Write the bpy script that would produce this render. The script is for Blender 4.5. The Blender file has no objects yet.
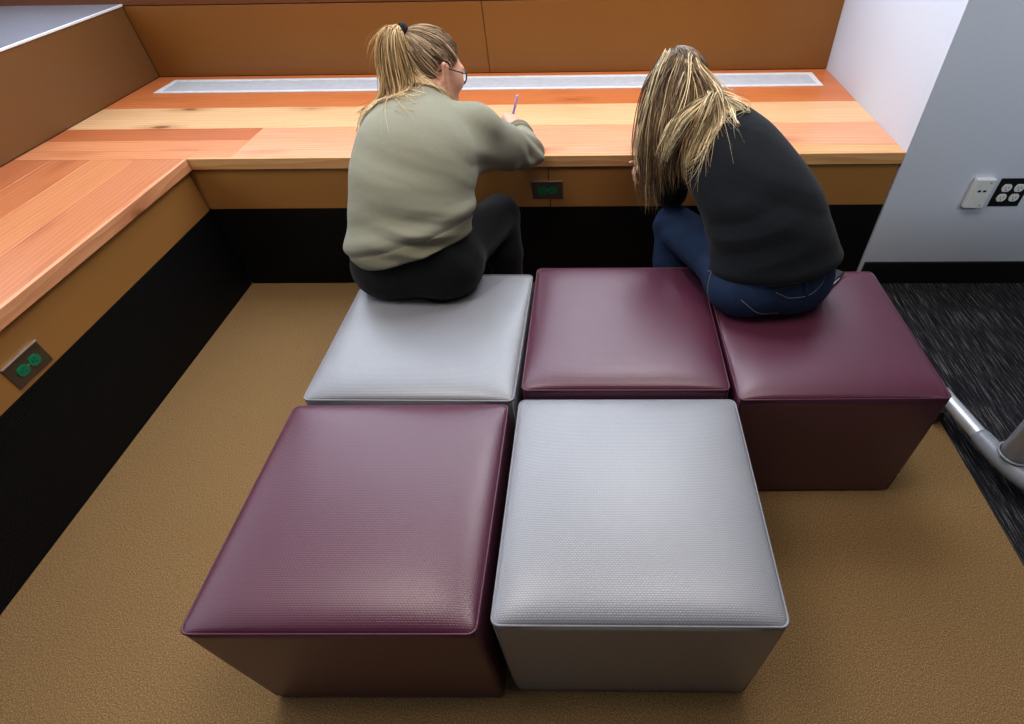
import bpy, bmesh, math, random
import numpy as np
from mathutils import Vector, Matrix

random.seed(7)
rng = np.random.default_rng(11)
scene = bpy.context.scene
COL = scene.collection
R = math.radians

# ------------------------------------------------------------------ helpers
def srgb(r, g, b):
    f = lambda c: (c / 255 / 12.92) if c / 255 <= 0.04045 else ((c / 255 + 0.055) / 1.055) ** 2.4
    return (f(r), f(g), f(b), 1.0)

def link(name, me, parent=None, mat=None, smooth=False):
    o = bpy.data.objects.new(name, me)
    COL.objects.link(o)
    if mat is not None:
        me.materials.append(mat)
    if parent is not None:
        o.parent = parent
    if smooth:
        me.polygons.foreach_set('use_smooth', [True] * len(me.polygons))
    return o

def obj(name, bm, mat=None, parent=None, smooth=False):
    me = bpy.data.meshes.new(name)
    bm.normal_update()
    bm.to_mesh(me)
    bm.free()
    return link(name, me, parent, mat, smooth)

def pydata(name, v, f, mat=None, parent=None, smooth=True):
    me = bpy.data.meshes.new(name)
    me.from_pydata([tuple(p) for p in v], [], [tuple(q) for q in f])
    me.update()
    return link(name, me, parent, mat, smooth)

def thing(name, label, cat, loc=(0, 0, 0), rz=0.0, group=None):
    o = bpy.data.objects.new(name, None)
    COL.objects.link(o)
    o.empty_display_size = 0.1
    o.location = loc
    o.rotation_euler = (0, 0, rz)
    o['label'] = label
    o['category'] = cat
    if group:
        o['group'] = group
    return o

def struct(o, label=None):
    o['kind'] = 'structure'
    if label:
        o['label'] = label
    return o

def box(bm, x0, x1, y0, y1, z0, z1, bev=0.0, seg=2):
    r = bmesh.ops.create_cube(bm, size=1.0)
    vs = r['verts']
    for v in vs:
        v.co = Vector(((x0 + x1) / 2 + v.co.x * (x1 - x0), (y0 + y1) / 2 + v.co.y * (y1 - y0), (z0 + z1) / 2 + v.co.z * (z1 - z0)))
    if bev > 0:
        es = list({e for v in vs for e in v.link_edges})
        bmesh.ops.bevel(bm, geom=es, offset=bev, segments=seg, profile=0.5, affect='EDGES')
    return vs

def boxo(name, x0, x1, y0, y1, z0, z1, mat, parent=None, bev=0.0, seg=2):
    bm = bmesh.new()
    box(bm, x0, x1, y0, y1, z0, z1, bev, seg)
    return obj(name, bm, mat, parent)

def tube_arrays(pts, rad, seg=8, caps=True, closed=False):
    P = np.array(pts, float)
    n = len(P)
    rad = np.broadcast_to(np.asarray(rad, float), (n,))
    T = np.gradient(P, axis=0) if not closed else np.roll(P, -1, 0) - np.roll(P, 1, 0)
    T /= np.linalg.norm(T, axis=1)[:, None] + 1e-12
    u = np.cross(T[0], (0, 0, 1))
    if np.linalg.norm(u) < 1e-3:
        u = np.cross(T[0], (0, 1, 0))
    V, F = [], []
    for i in range(n):
        u = u - T[i] * (u @ T[i])
        u /= np.linalg.norm(u) + 1e-12
        w = np.cross(T[i], u)
        for k in range(seg):
            a = 2 * math.pi * k / seg
            V.append(P[i] + rad[i] * (math.cos(a) * u + math.sin(a) * w))
    m = n if closed else n - 1
    for i in range(m):
        j = (i + 1) % n
        for k in range(seg):
            l = (k + 1) % seg
            F.append((i * seg + k, i * seg + l, j * seg + l, j * seg + k))
    if caps and not closed:
        F.append(tuple(range(seg))[::-1])
        F.append(tuple((n - 1) * seg + k for k in range(seg)))
    return V, F

def add_tube(bm, pts, rad, seg=8, caps=True, closed=False):
    V, F = tube_arrays(pts, rad, seg, caps, closed)
    vs = [bm.verts.new(v) for v in V]
    for f in F:
        bm.faces.new([vs[i] for i in f])

def spline(pts, n):
    """Catmull-Rom through pts, n samples."""
    P = np.array(pts, float)
    P = np.vstack([2 * P[0] - P[1], P, 2 * P[-1] - P[-2]])
    m = len(P) - 3
    t = np.linspace(0, m - 1e-6, n)
    i = t.astype(int)
    u = (t - i)[:, None]
    a, b, c, d = P[i], P[i + 1], P[i + 2], P[i + 3]
    return 0.5 * (2 * b + (c - a) * u + (2 * a - 5 * b + 4 * c - d) * u * u + (3 * b - a - 3 * c + d) * u ** 3)

# ------------------------------------------------------------------ materials
class NT:
    def __init__(self, name):
        self.m = bpy.data.materials.new(name)
        self.m.use_nodes = True
        self.t = self.m.node_tree
        self.b = self.t.nodes['Principled BSDF']
    def n(self, typ, **kw):
        nd = self.t.nodes.new(typ)
        for k, v in kw.items():
            if k.startswith('i_'):
                k2 = k[2:]
                nd.inputs[int(k2) if k2.isdigit() else k2.replace('_', ' ')].default_value = v
            else:
                setattr(nd, k, v)
        return nd
    def l(self, a, b):
        self.t.links.new(a, b)
    def coord(self, out='Object', scale=(1, 1, 1), rot=(0, 0, 0)):
        tc = self.n('ShaderNodeTexCoord')
        mp = self.n('ShaderNodeMapping')
        mp.inputs['Scale'].default_value = scale
        mp.inputs['Rotation'].default_value = rot
        self.l(tc.outputs[out], mp.inputs[0])
        return mp.outputs[0]
    def noise(self, co, scale, detail=4, rough=0.6):
        nd = self.n('ShaderNodeTexNoise')
        nd.inputs['Scale'].default_value = scale
        nd.inputs['Detail'].default_value = detail
        nd.inputs['Roughness'].default_value = rough
        if co is not None:
            self.l(co, nd.inputs['Vector'])
        return nd
    def ramp(self, fac, stops, interp='LINEAR'):
        nd = self.n('ShaderNodeValToRGB')
        cr = nd.color_ramp
        cr.interpolation = interp
        while len(cr.elements) < len(stops):
            cr.elements.new(0.5)
        for e, (p, c) in zip(cr.elements, stops):
            e.position = p
            e.color = c if len(c) == 4 else (*c, 1)
        self.l(fac, nd.inputs[0])
        return nd.outputs[0]
    def mix(self, fac, a, b, mode='MIX'):
        nd = self.n('ShaderNodeMix', data_type='RGBA', blend_type=mode)
        for sock, v in ((nd.inputs[0], fac), (nd.inputs[6], a), (nd.inputs[7], b)):
            if hasattr(v, 'default_value') or hasattr(v, 'links'):
                self.l(v, sock)
            else:
                sock.default_value = v
        return nd.outputs[2]
    def math(self, op, a, b=0.0):
        nd = self.n('ShaderNodeMath', operation=op)
        for s, v in ((nd.inputs[0], a), (nd.inputs[1], b)):
            if hasattr(v, 'links'):
                self.l(v, s)
            else:
                s.default_value = v
        return nd.outputs[0]
    def bump(self, h, strength, dist=0.002):
        nd = self.n('ShaderNodeBump')
        nd.inputs['Strength'].default_value = strength
        nd.inputs['Distance'].default_value = dist
        self.l(h, nd.inputs['Height'])
        self.l(nd.outputs[0], self.b.inputs['Normal'])
        return nd
    def set(self, color=None, rough=None, metal=None, spec=None, **kw):
        if color is not None:
            if hasattr(color, 'links'):
                self.l(color, self.b.inputs['Base Color'])
            else:
                self.b.inputs['Base Color'].default_value = color
        if rough is not None: self.b.inputs['Roughness'].default_value = rough
        if metal is not None: self.b.inputs['Metallic'].default_value = metal
        if spec is not None: self.b.inputs['Specular IOR Level'].default_value = spec
        for k, v in kw.items():
            self.b.inputs[k.replace('_', ' ')].default_value = v
        return self.m

def simple(name, color, rough=0.5, metal=0.0, spec=0.5, var=0.06, scale=30, **kw):
    t = NT(name)
    co = t.coord()
    nz = t.noise(co, scale)
    dark = tuple(c * (1 - var) for c in color[:3]) + (1,)
    lite = tuple(min(1, c * (1 + var)) for c in color[:3]) + (1,)
    c = t.ramp(nz.outputs[0], [(0.3, dark), (0.7, lite)])
    return t.set(c, rough, metal, spec, **kw)

def m_panel(name, color):
    t = NT(name)
    co = t.coord()
    fine = t.noise(co, 420, 3)
    big = t.noise(co, 3.0, 3)
    c = t.mix(fine.outputs[0], tuple(x * 0.82 for x in color[:3]) + (1,), tuple(x * 1.16 for x in color[:3]) + (1,))
    c2 = t.mix(t.math('MULTIPLY', big.outputs[0], 0.25), c, tuple(x * 0.7 for x in color[:3]) + (1,))
    t.bump(fine.outputs[0], 0.12, 0.001)
    return t.set(c2, 0.38, 0.0, 0.45)

def m_vinyl(name, color, dark, rough=0.42, spec=0.5):
    """embossed basket-weave vinyl: small dashes, alternate rows staggered"""
    t = NT(name)
    co = t.coord()
    br = t.n('ShaderNodeTexBrick')
    br.offset = 0.5
    br.inputs['Scale'].default_value = 1.0
    br.inputs['Brick Width'].default_value = 0.0062
    br.inputs['Row Height'].default_value = 0.0038
    br.inputs['Mortar Size'].default_value = 0.0009
    br.inputs['Mortar Smooth'].default_value = 0.6
    br.inputs['Color1'].default_value = (1, 1, 1, 1)
    br.inputs['Color2'].default_value = (0.86, 0.86, 0.86, 1)
    br.inputs['Mortar'].default_value = (0, 0, 0, 1)
    sx = t.n('ShaderNodeSeparateXYZ')
    t.l(co, sx.inputs[0])
    # side faces run the pattern down the side: use x+y for u and y+z for v
    cx = t.n('ShaderNodeCombineXYZ')
    geo = t.n('ShaderNodeNewGeometry')
    sn = t.n('ShaderNodeSeparateXYZ')
    t.l(geo.outputs['Normal'], sn.inputs[0])
    up = t.math('GREATER_THAN', sn.outputs[2], 0.5)
    ud = t.n('ShaderNodeMix', data_type='FLOAT')
    t.l(up, ud.inputs[0]); t.l(t.math('ADD', sx.outputs[0], sx.outputs[1]), ud.inputs[2]); t.l(sx.outputs[0], ud.inputs[3])
    vd = t.n('ShaderNodeMix', data_type='FLOAT')
    t.l(up, vd.inputs[0]); t.l(sx.outputs[2], vd.inputs[2]); t.l(sx.outputs[1], vd.inputs[3])
    t.l(ud.outputs[0], cx.inputs[0]); t.l(vd.outputs[0], cx.inputs[1])
    t.l(cx.outputs[0], br.inputs['Vector'])
    nz = t.noise(co, 9, 3)
    c = t.mix(t.math('ADD', t.math('MULTIPLY', br.outputs['Color'], 0.45), 0.55), dark, color)
    c = t.mix(t.math('MULTIPLY', nz.outputs[0], 0.12), c, dark)
    t.bump(br.outputs['Color'], 0.22, 0.0012)
    return t.set(c, rough, 0.0, spec)

def m_wood():
    t = NT('fir_boards')
    bc = t.n('ShaderNodeAttribute', attribute_name='board_colour')
    gu = t.n('ShaderNodeAttribute', attribute_name='grain_uv')
    def co(sx, sy):
        mp = t.n('ShaderNodeMapping')
        mp.inputs['Scale'].default_value = (sx, sy, 1)
        t.l(gu.outputs['Vector'], mp.inputs[0])
        return mp.outputs[0]
    warp = t.noise(co(0.8, 4.0), 1.0, 2, 0.5)
    ad = t.n('ShaderNodeVectorMath', operation='ADD')
    sc = t.n('ShaderNodeVectorMath', operation='SCALE')
    cb = t.n('ShaderNodeCombineXYZ')
    t.l(warp.outputs[0], cb.inputs[1])
    t.l(cb.outputs[0], sc.inputs[0]); sc.inputs['Scale'].default_value = 0.12
    t.l(gu.outputs['Vector'], ad.inputs[0]); t.l(sc.outputs[0], ad.inputs[1])
    wv = t.n('ShaderNodeTexWave', wave_type='BANDS', bands_direction='Y', wave_profile='SAW')
    wv.inputs['Scale'].default_value = 16
    wv.inputs['Distortion'].default_value = 0.8
    wv.inputs['Detail'].default_value = 3
    wv.inputs['Detail Scale'].default_value = 0.6
    t.l(ad.outputs[0], wv.inputs['Vector'])
    fib = t.noise(co(4, 190), 1.0, 4, 0.7)
    dark = t.mix(1.0, bc.outputs['Color'], (0.80, 0.66, 0.54, 1), 'MULTIPLY')
    lite = t.mix(1.0, bc.outputs['Color'], (1.08, 1.1, 1.14, 1), 'MULTIPLY')
    g = t.math('ADD', t.math('MULTIPLY', wv.outputs[1], 0.30), t.math('MULTIPLY', fib.outputs[0], 0.70))
    c = t.mix(t.ramp(g, [(0.25, (0, 0, 0)), (0.72, (1, 1, 1))]), lite, dark)
    blot = t.noise(co(2.0, 9.0), 1.0, 3)
    c = t.mix(t.ramp(blot.outputs[0], [(0.45, (0, 0, 0)), (0.75, (0.55, 0.55, 0.55))]), c, dark)
    # knots and pitch streaks
    vo = t.n('ShaderNodeTexVoronoi')
    vo.inputs['Scale'].default_value = 1.0
    kw = t.noise(co(14, 40), 1.0, 3)
    ka = t.n('ShaderNodeVectorMath', operation='ADD')
    ks = t.n('ShaderNodeVectorMath', operation='SCALE'); ks.inputs['Scale'].default_value = 0.10
    t.l(kw.outputs[1], ks.inputs[0]); t.l(co(2.2, 6.5), ka.inputs[0]); t.l(ks.outputs[0], ka.inputs[1])
    t.l(ka.outputs[0], vo.inputs['Vector'])
    k = t.ramp(vo.outputs['Distance'], [(0.05, (1, 1, 1)), (0.105, (0, 0, 0))])
    ring = t.ramp(vo.outputs['Distance'], [(0.1, (0.45, 0.45, 0.45)), (0.3, (0, 0, 0))])
    c = t.mix(ring, c, t.mix(1.0, bc.outputs['Color'], (0.55, 0.33, 0.2, 1), 'MULTIPLY'))
    c = t.mix(t.math('MULTIPLY', k, 0.75), c, srgb(92, 42, 18))
    t.bump(g, 0.05, 0.0008)
    return t.set(c, 0.36, 0.0, 0.5)

def m_tan_carpet():
    t = NT('tan_carpet')
    co = t.coord()
    a = t.noise(co, 330, 5, 0.8)
    b = t.noise(co, 4.5, 3)
    c = t.ramp(a.outputs[0], [(0.32, srgb(70, 51, 31)), (0.5, srgb(139, 109, 72)), (0.68, srgb(204, 173, 130))])
    c = t.mix(t.math('MULTIPLY', b.outputs[0], 0.28), c, srgb(122, 93, 58))
    t.bump(a.outputs[0], 0.18, 0.002)
    return t.set(c, 0.95, 0.0, 0.1)

def m_dark_carpet():
    t = NT('dark_carpet')
    a = t.noise(t.coord(scale=(230, 8, 1)), 1.0, 3, 0.7)
    f = t.noise(t.coord(), 300, 3, 0.7)
    g = t.math('ADD', t.math('MULTIPLY', a.outputs[0], 0.75), t.math('MULTIPLY', f.outputs[0], 0.25))
    c = t.ramp(g, [(0.42, srgb(24, 24, 28)), (0.54, srgb(50, 50, 55)), (0.64, srgb(128, 124, 120))])
    t.bump(g, 0.6, 0.004)
    return t.set(c, 0.95, 0.0, 0.1)

def m_mesh_panel():
    """black expanded sheet: staggered slots"""
    t = NT('black_perforated_panel')
    tc = t.n('ShaderNodeTexCoord')
    sx = t.n('ShaderNodeSeparateXYZ'); t.l(tc.outputs['Object'], sx.inputs[0])
    cx = t.n('ShaderNodeCombineXYZ')
    t.l(t.math('ADD', sx.outputs[0], sx.outputs[1]), cx.inputs[0]); t.l(sx.outputs[2], cx.inputs[1])
    br = t.n('ShaderNodeTexBrick'); br.offset = 0.5
    br.inputs['Scale'].default_value = 1
    br.inputs['Brick Width'].default_value = 0.024
    br.inputs['Row Height'].default_value = 0.0085
    br.inputs['Mortar Size'].default_value = 0.0022
    br.inputs['Mortar Smooth'].default_value = 0.5
    br.inputs['Color1'].default_value = (0, 0, 0, 1); br.inputs['Color2'].default_value = (0.1, 0.1, 0.1, 1)
    br.inputs['Mortar'].default_value = (1, 1, 1, 1)
    t.l(cx.outputs[0], br.inputs['Vector'])
    c = t.mix(br.outputs['Color'], srgb(2, 2, 3), srgb(22, 21, 22))
    t.bump(br.outputs['Color'], 0.8, 0.004)
    return t.set(c, 0.55, 0.0, 0.15)

def m_white_wall():
    t = NT('white_wall_paint')
    nz = t.noise(t.coord(), 180, 4)
    c = t.ramp(nz.outputs[0], [(0.3, srgb(208, 213, 226)), (0.7, srgb(212, 217, 229))])
    t.bump(nz.outputs[0], 0.02, 0.001)
    return t.set(c, 0.6, 0.0, 0.3)

PANEL = m_panel('bronze_panel', srgb(142, 94, 42))
PANEL_L = m_panel('bronze_panel_left', srgb(124, 88, 52))
PANEL_UP = m_panel('bronze_panel_upper', srgb(120, 70, 38))
WOOD = m_wood()
MAROON = m_vinyl('maroon_vinyl', srgb(98, 48, 68), srgb(56, 24, 38), 0.34, 0.75)
SILVER = m_vinyl('silver_vinyl', srgb(154, 153, 158), srgb(92, 91, 97), 0.34, 0.75)
TAN = m_tan_carpet()
DARKC = m_dark_carpet()
MESHP = m_mesh_panel()
FASCIA_LIT = m_panel('bronze_fascia_lit', srgb(166, 118, 64))  # panel bronze made lighter: bounced light on the fascia put into the colour
WHITE = m_white_wall()
BLACKPL = simple('black_plastic', srgb(20, 20, 21), 0.45)
BLACKBASE = simple('black_rubber_base', srgb(16, 16, 18), 0.5)
STEEL = simple('brushed_steel', srgb(222, 216, 214), 0.3, 0.9)
STEELD = simple('bronze_plate', srgb(104, 88, 74), 0.4, 0.6)
GREEN = simple('green_receptacle', srgb(0, 122, 84), 0.4)
ALU = simple('aluminium', srgb(214, 216, 222), 0.38, 0.55)
GREYPL = simple('grey_plastic', srgb(138, 141, 150), 0.35)
WHITEPL = simple('white_plastic', srgb(226, 226, 226), 0.4)
VENTW = simple('vent_white_metal', srgb(228, 228, 230), 0.4, 0.0)
VENTG = simple('vent_grey_metal', srgb(214, 216, 222), 0.45, 0.2)

# ------------------------------------------------------------------ room numbers (metres)
XL, YC, ZC, ZT, ZA = -1.5445, 1.5523, 0.5703, 0.529, 0.3625   # counter edges and heights
AP = 0.010
XF = XL - 0.020   # left fascia plane
YB, XR, ZP, XW, YW = 2.48, 1.047, 0.877, -2.195, 1.554

# floors
struct(boxo('floor', -2.2, 1.072, -3.2, 2.48, -0.05, 0.0, TAN), 'tan loop carpet under the cube seats')
struct(boxo('floor.001', 1.072, 4.2, -3.2, 1.56, -0.05, 0.0, DARKC), 'dark grey streaked carpet along the white wall')

# back wall: bronze panels below, window above
def panel_run(name, cuts, z0, z1, mat, axis, pos, thick, parent=None, gap=0.0015):
    out = []
    for a, b in zip(cuts[:-1], cuts[1:]):
        bm = bmesh.new()
        if axis == 'x':
            box(bm, a + gap, b - gap, pos, pos + thick, z0, z1, 0.001, 1)
        else:
            box(bm, pos - thick, pos, a + gap, b - gap, z0, z1, 0.001, 1)
        out.append(obj(name, bm, mat, parent))
    return out

wb = boxo('wall_back', -2.9, XR, YB + 0.012, YB + 0.14, 0.0, 1.12, PANEL_UP)
struct(wb, 'bronze brown panelled wall behind the long counter')
panel_run('wall_panel', [XW, -0.566, XR], ZC + 0.002, 0.868, PANEL, 'x', YB, 0.012, wb)
panel_run('wall_panel', [-2.9, -0.566, XR], 0.872, 1.12, PANEL_UP, 'x', YB, 0.012, wb)
up = boxo('wall_back_upper', -2.9, XR, YB, YB + 0.14, 3.5, 3.75, WHITE); struct(up)
win = boxo('window_back', -2.9, XR, YB + 0.02, YB + 0.10, 1.12, 1.17, VENTW); struct(win, 'window over the back wall panels')
for x in (-2.88, -1.6, -0.32, 0.99):
    boxo('window_frame', x - 0.025, x + 0.025, YB + 0.02, YB + 0.10, 1.17, 3.5, VENTW, win)
GLASS = NT('window_glass').set((1, 1, 1, 1), 0.02, 0.0, 0.5, Transmission_Weight=1.0, IOR=1.1)
boxo('window_pane', -2.85, 0.96, YB + 0.055, YB + 0.06, 1.17, 3.5, GLASS, win)

# left wall: bronze panel with white capped ledge
wl = boxo('wall_left', XW - 0.08, XW - 0.012, -3.2, YB, 0.0, ZP - 0.004, PANEL)
struct(wl, 'bronze brown panelled wall beside the left counter')
panel_run('wall_panel', [-3.2, 0.2, YB], ZC + 0.002, ZP - 0.004, PANEL_L, 'y', XW, 0.012, wl)
LEDGE = simple('grey_ledge_gloss', srgb(150, 152, 164), 0.16, 0.0, 0.5, 0.02)
led = boxo('trim_ledge', -2.9, XW - 0.004, -3.2, YB, ZP - 0.004, ZP, LEDGE); struct(led, 'grey glossy window ledge above the left wall panel')
LIP = simple('ledge_white_edge', srgb(238, 242, 244), 0.3)
boxo('edge_strip', XW - 0.004, XW + 0.004, -3.2, YB, ZP - 0.008, ZP + 0.0005, LIP, led, 0.0015, 2)
win2 = boxo('window_left', -3.0, -2.9, -3.2, YB + 0.14, ZP - 0.004, 0.95, VENTW); struct(win2, 'window beyond the left ledge')
for y in (-1.4, 0.5, 2.4):
    boxo('window_frame', -2.98, -2.91, y - 0.03, y + 0.03, 0.95, 2.75, VENTW, win2)
boxo('window_pane', -2.952, -2.947, -3.2, YB, 0.95, 2.75, GLASS, win2)

# white wall block on the right: jamb face and front face
wr = boxo('wall_right', XR, 4.2, YW, YB + 0.14, 0.0, 3.75, WHITE)
struct(wr, 'white wall beside the counter end')
bb = boxo('baseboard_right', XR + 0.012, 4.2, YW - 0.01, YW, 0.0, 0.106, BLACKBASE, None, 0.002, 2)
struct(bb, 'black rubber baseboard along the white wall')

# ------------------------------------------------------------------ wood counters
def boards_object(name, boards, parent):
    """boards: (x0,x1,y0,y1,z0,z1, colour, axis) -> one mesh with per-board colour and grain coordinates"""
    V, F, colr, guv = [], [], [], []
    for bi, (x0, x1, y0, y1, z0, z1, c, ax) in enumerate(boards):
        bm = bmesh.new()
        box(bm, x0, x1, y0, y1, z0, z1, 0.0012, 1)
        bm.verts.index_update()
        base = len(V)
        s = bi * 3.37 + (0 if ax == 'x' else 40)
        for v in bm.verts:
            V.append(v.co[:])
            a, b = (v.co.x, v.co.y) if ax == 'x' else (v.co.y, v.co.x)
            guv.append((a + s * 1.7, b + (v.co.z - z1) * 0.5 + s * 0.61, s))
            colr.append(c)
        for f in bm.faces:
            F.append([base + v.index for v in f.verts])
        bm.free()
    o = pydata(name, V, F, WOOD, parent, smooth=False)
    a = o.data.attributes.new('board_colour', 'FLOAT_COLOR', 'POINT')
    a.data.foreach_set('color', [x for c in colr for x in c])
    g = o.data.attributes.new('grain_uv', 'FLOAT_VECTOR', 'POINT')
    g.data.foreach_set('vector', [x for c in guv for x in c])
    return o

ORANGE, CREAM, PINK, LIGHT, RED, SALMON = srgb(212, 130, 78), srgb(232, 192, 148), srgb(228, 168, 132), srgb(222, 178, 126), srgb(196, 118, 74), srgb(220, 150, 106)
bc_ = thing('counter', 'long wood-topped built-in counter along the back wall, where both people write', 'counter', (-0.25, 2.0, 0))
def loc(o, t):
    o.matrix_parent_inverse = Matrix.Translation(-Vector(t.location))
    return o
XE = XR - 0.0015
B = [
    (XW, XE, 2.06, YB, ZT, ZC, ORANGE, 'x'),
    (XW, XE, 1.835, 2.06, ZT, ZC, CREAM, 'x'),
    (-1.39, XE, 1.625, 1.835, ZT, ZC, PINK, 'x'),
    (XW, -1.39, 1.72, 1.835, ZT, ZC, RED, 'x'),
    (XW, -1.39, 1.625, 1.72, ZT, ZC, SALMON, 'x'),
    (XW, XL, YC + 0.001, 1.625, ZT, ZC, SALMON, 'x'),
    (XL, -1.39, YC + 0.014, 1.625, ZT, ZC, SALMON, 'x'),
    (-1.39, 0.30, YC + 0.014, 1.625, ZT, ZC, PINK, 'x'),
    (0.30, XE, YC + 0.014, 1.625, ZT, ZC, LIGHT, 'x'),
    (XL + 0.0005, XE, YC, YC + 0.014, ZT, ZC, LIGHT, 'x'),   # pale nosing
]
loc(boards_object('worktop', B, bc_), bc_)
for o in panel_run('fascia_panel', [XF - 0.02, -0.229, XE], ZA, ZT, FASCIA_LIT, 'x', YC + AP, 0.02, bc_):
    loc(o, bc_)
loc(boxo('kick_panel', XF + 0.0005, XE, YC + 0.011, YC + 0.03, 0.0, ZA - 0.0005, MESHP, bc_), bc_)

lc_ = thing('counter', 'wood-topped built-in counter along the left wall, empty, boards running toward the camera', 'counter', (-1.87, 0.0, 0))
Y0 = -1.6
LB = [
    (-1.735, XL - 0.014, Y0, YC - 0.001, ZT, ZC, srgb(204, 134, 92), 'y'),
    (-1.90, -1.735, Y0, YC - 0.001, ZT, ZC, srgb(212, 144, 98), 'y'),
    (-2.05, -1.90, Y0, YC - 0.001, ZT, ZC, srgb(202, 128, 84), 'y'),
    (XW, -2.05, Y0, YC - 0.001, ZT, ZC, srgb(194, 120, 78), 'y'),
    (XL - 0.014, XL, Y0, YC - 0.001, ZT, ZC, srgb(224, 164, 122), 'y'),
]
loc(boards_object('worktop', LB, lc_), lc_)
bm = bmesh.new(); box(bm, XF - 0.02, XF, Y0, YC - 0.001, ZA, ZT - 0.0005, 0.001, 1); loc(obj('fascia_panel', bm, FASCIA_LIT, lc_), lc_)
loc(boxo('kick_panel', XF - 0.018, XF - 0.0005, Y0, YC + 0.008, 0.0, ZA - 0.0005, MESHP, lc_), lc_)
loc(boxo('end_panel', XW + 0.005, XL - 0.03, Y0, Y0 + 0.02, 0.0, ZT, PANEL, lc_), lc_)

# long air grille let into the counter top
vt = thing('air_grille', 'long white metal air grille set flush in the back of the wood counter', 'vent', (-0.57, 2.33, ZC))
def fr(x0, x1, y0, y1, z0, z1, m, n, p=vt, bev=0.0):
    o = boxo(n, x0 - p.location.x, x1 - p.location.x, y0 - p.location.y, y1 - p.location.y, z0 - p.location.z, z1 - p.location.z, m, p, bev)
    return o
vx0, vx1, vy0, vy1 = -2.085, 0.962, 2.243, 2.424
bm = bmesh.new()
for (a, b, c, d) in ((vx0, vx1, vy0, vy0 + 0.022), (vx0, vx1, vy1 - 0.022, vy1), (vx0, vx0 + 0.022, vy0 + 0.022, vy1 - 0.022), (vx1 - 0.022, vx1, vy0 + 0.022, vy1 - 0.022)):
    box(bm, a + 0.57, b + 0.57, c - 2.33, d - 2.33, 0.0, 0.004, 0.001, 1)
obj('frame', bm, VENTW, vt)
fr(vx0 + 0.02, vx1 - 0.02, vy0 + 0.02, vy1 - 0.02, ZC + 0.0002, ZC + 0.0008, simple('vent_backing', srgb(236, 236, 240), 0.6), 'backing')  # near-white backing plate under the slats
bm = bmesh.new()
for k in range(11):
    y = vy0 + 0.030 + k * (vy1 - vy0 - 0.06) / 10
    box(bm, vx0 + 0.57 + 0.022, vx1 + 0.57 - 0.022, y - 0.0035 - 2.33, y + 0.0035 - 2.33, 0.001, 0.0022)
obj('slats', bm, VENTG, vt)

# ------------------------------------------------------------------ outlets
def disc(bm, cx, cz, r, y0, y1, flat=0.82, n=20):
    """receptacle face in the xz plane: circle with cut top and bottom"""
    ring = []
    for k in range(n):
        a = 2 * math.pi * k / n
        ring.append((cx + r * math.cos(a), max(-flat * r, min(flat * r, r * math.sin(a))) + cz))
    f = [bm.verts.new((x, y0, z)) for x, z in ring]
    b = [bm.verts.new((x, y1, z)) for x, z in ring]
    bm.faces.new(f)
    bm.faces.new(b[::-1])
    for k in range(n):
        l = (k + 1) % n
        bm.faces.new((f[l], f[k], b[k], b[l]))

def receptacle(parent, cx, cz, mat, slot, r=0.0165, horiz=True):
    bm = bmesh.new()
    disc(bm, cx, cz, r, -0.0062, -0.003, 0.84)
    rc = obj('receptacle', bm, mat, parent)
    bm = bmesh.new()
    s = r / 0.0165
    if horiz:   # turned on its side
        box(bm, cx - 0.002 * s, cx + 0.006 * s, -0.0066, -0.006, cz + 0.0045 * s, cz + 0.0062 * s)
        box(bm, cx - 0.002 * s, cx + 0.006 * s, -0.0066, -0.006, cz - 0.0062 * s, cz - 0.0045 * s)
        disc(bm, cx - 0.0075 * s, cz, 0.0024 * s, -0.0066, -0.006, 1, 10)
    else:
        box(bm, cx + 0.0045 * s, cx + 0.0062 * s, -0.0066, -0.006, cz - 0.002 * s, cz + 0.006 * s)
        box(bm, cx - 0.0062 * s, cx - 0.0045 * s, -0.0066, -0.006, cz - 0.002 * s, cz + 0.006 * s)
        disc(bm, cx, cz - 0.0075 * s, 0.0024 * s, -0.0066, -0.006, 1, 10)
    obj('slots', bm, slot, rc)
SLOT = simple('slot_dark', srgb(12, 30, 26), 0.6)
SLOTG = simple('slot_grey', srgb(70, 70, 74), 0.6)
def green_outlet(label, loc_, rz):
    t = thing('power_outlet', label, 'outlet', loc_, rz)
    bm = bmesh.new(); box(bm, -0.058, 0.058, -0.003, 0.0, -0.0355, 0.0355, 0.001, 2); obj('cover_plate', bm, STEELD, t)
    bm = bmesh.new(); box(bm, -0.0585, 0.0585, -0.0075, 0.0, 0.0335, 0.0375, 0.0012, 2); obj('top_lip', bm, STEEL, t)['label'] = 'bright polished top edge of the plate'
    for sx in (-1, 1):
        receptacle(t, sx * 0.0195, -0.001, GREEN, SLOT)
    bm = bmesh.new(); disc(bm, 0, 0, 0.003, -0.0045, -0.003, 1, 10); obj('screw', bm, STEEL, t)
    return t
green_outlet('metal plate outlet with green sockets on the back counter fascia, between the two people', (-0.237, YC + AP, 0.434), 0)
green_outlet('metal plate outlet with green sockets on the left counter fascia', (XF, 0.660, 0.411), R(90))

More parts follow.
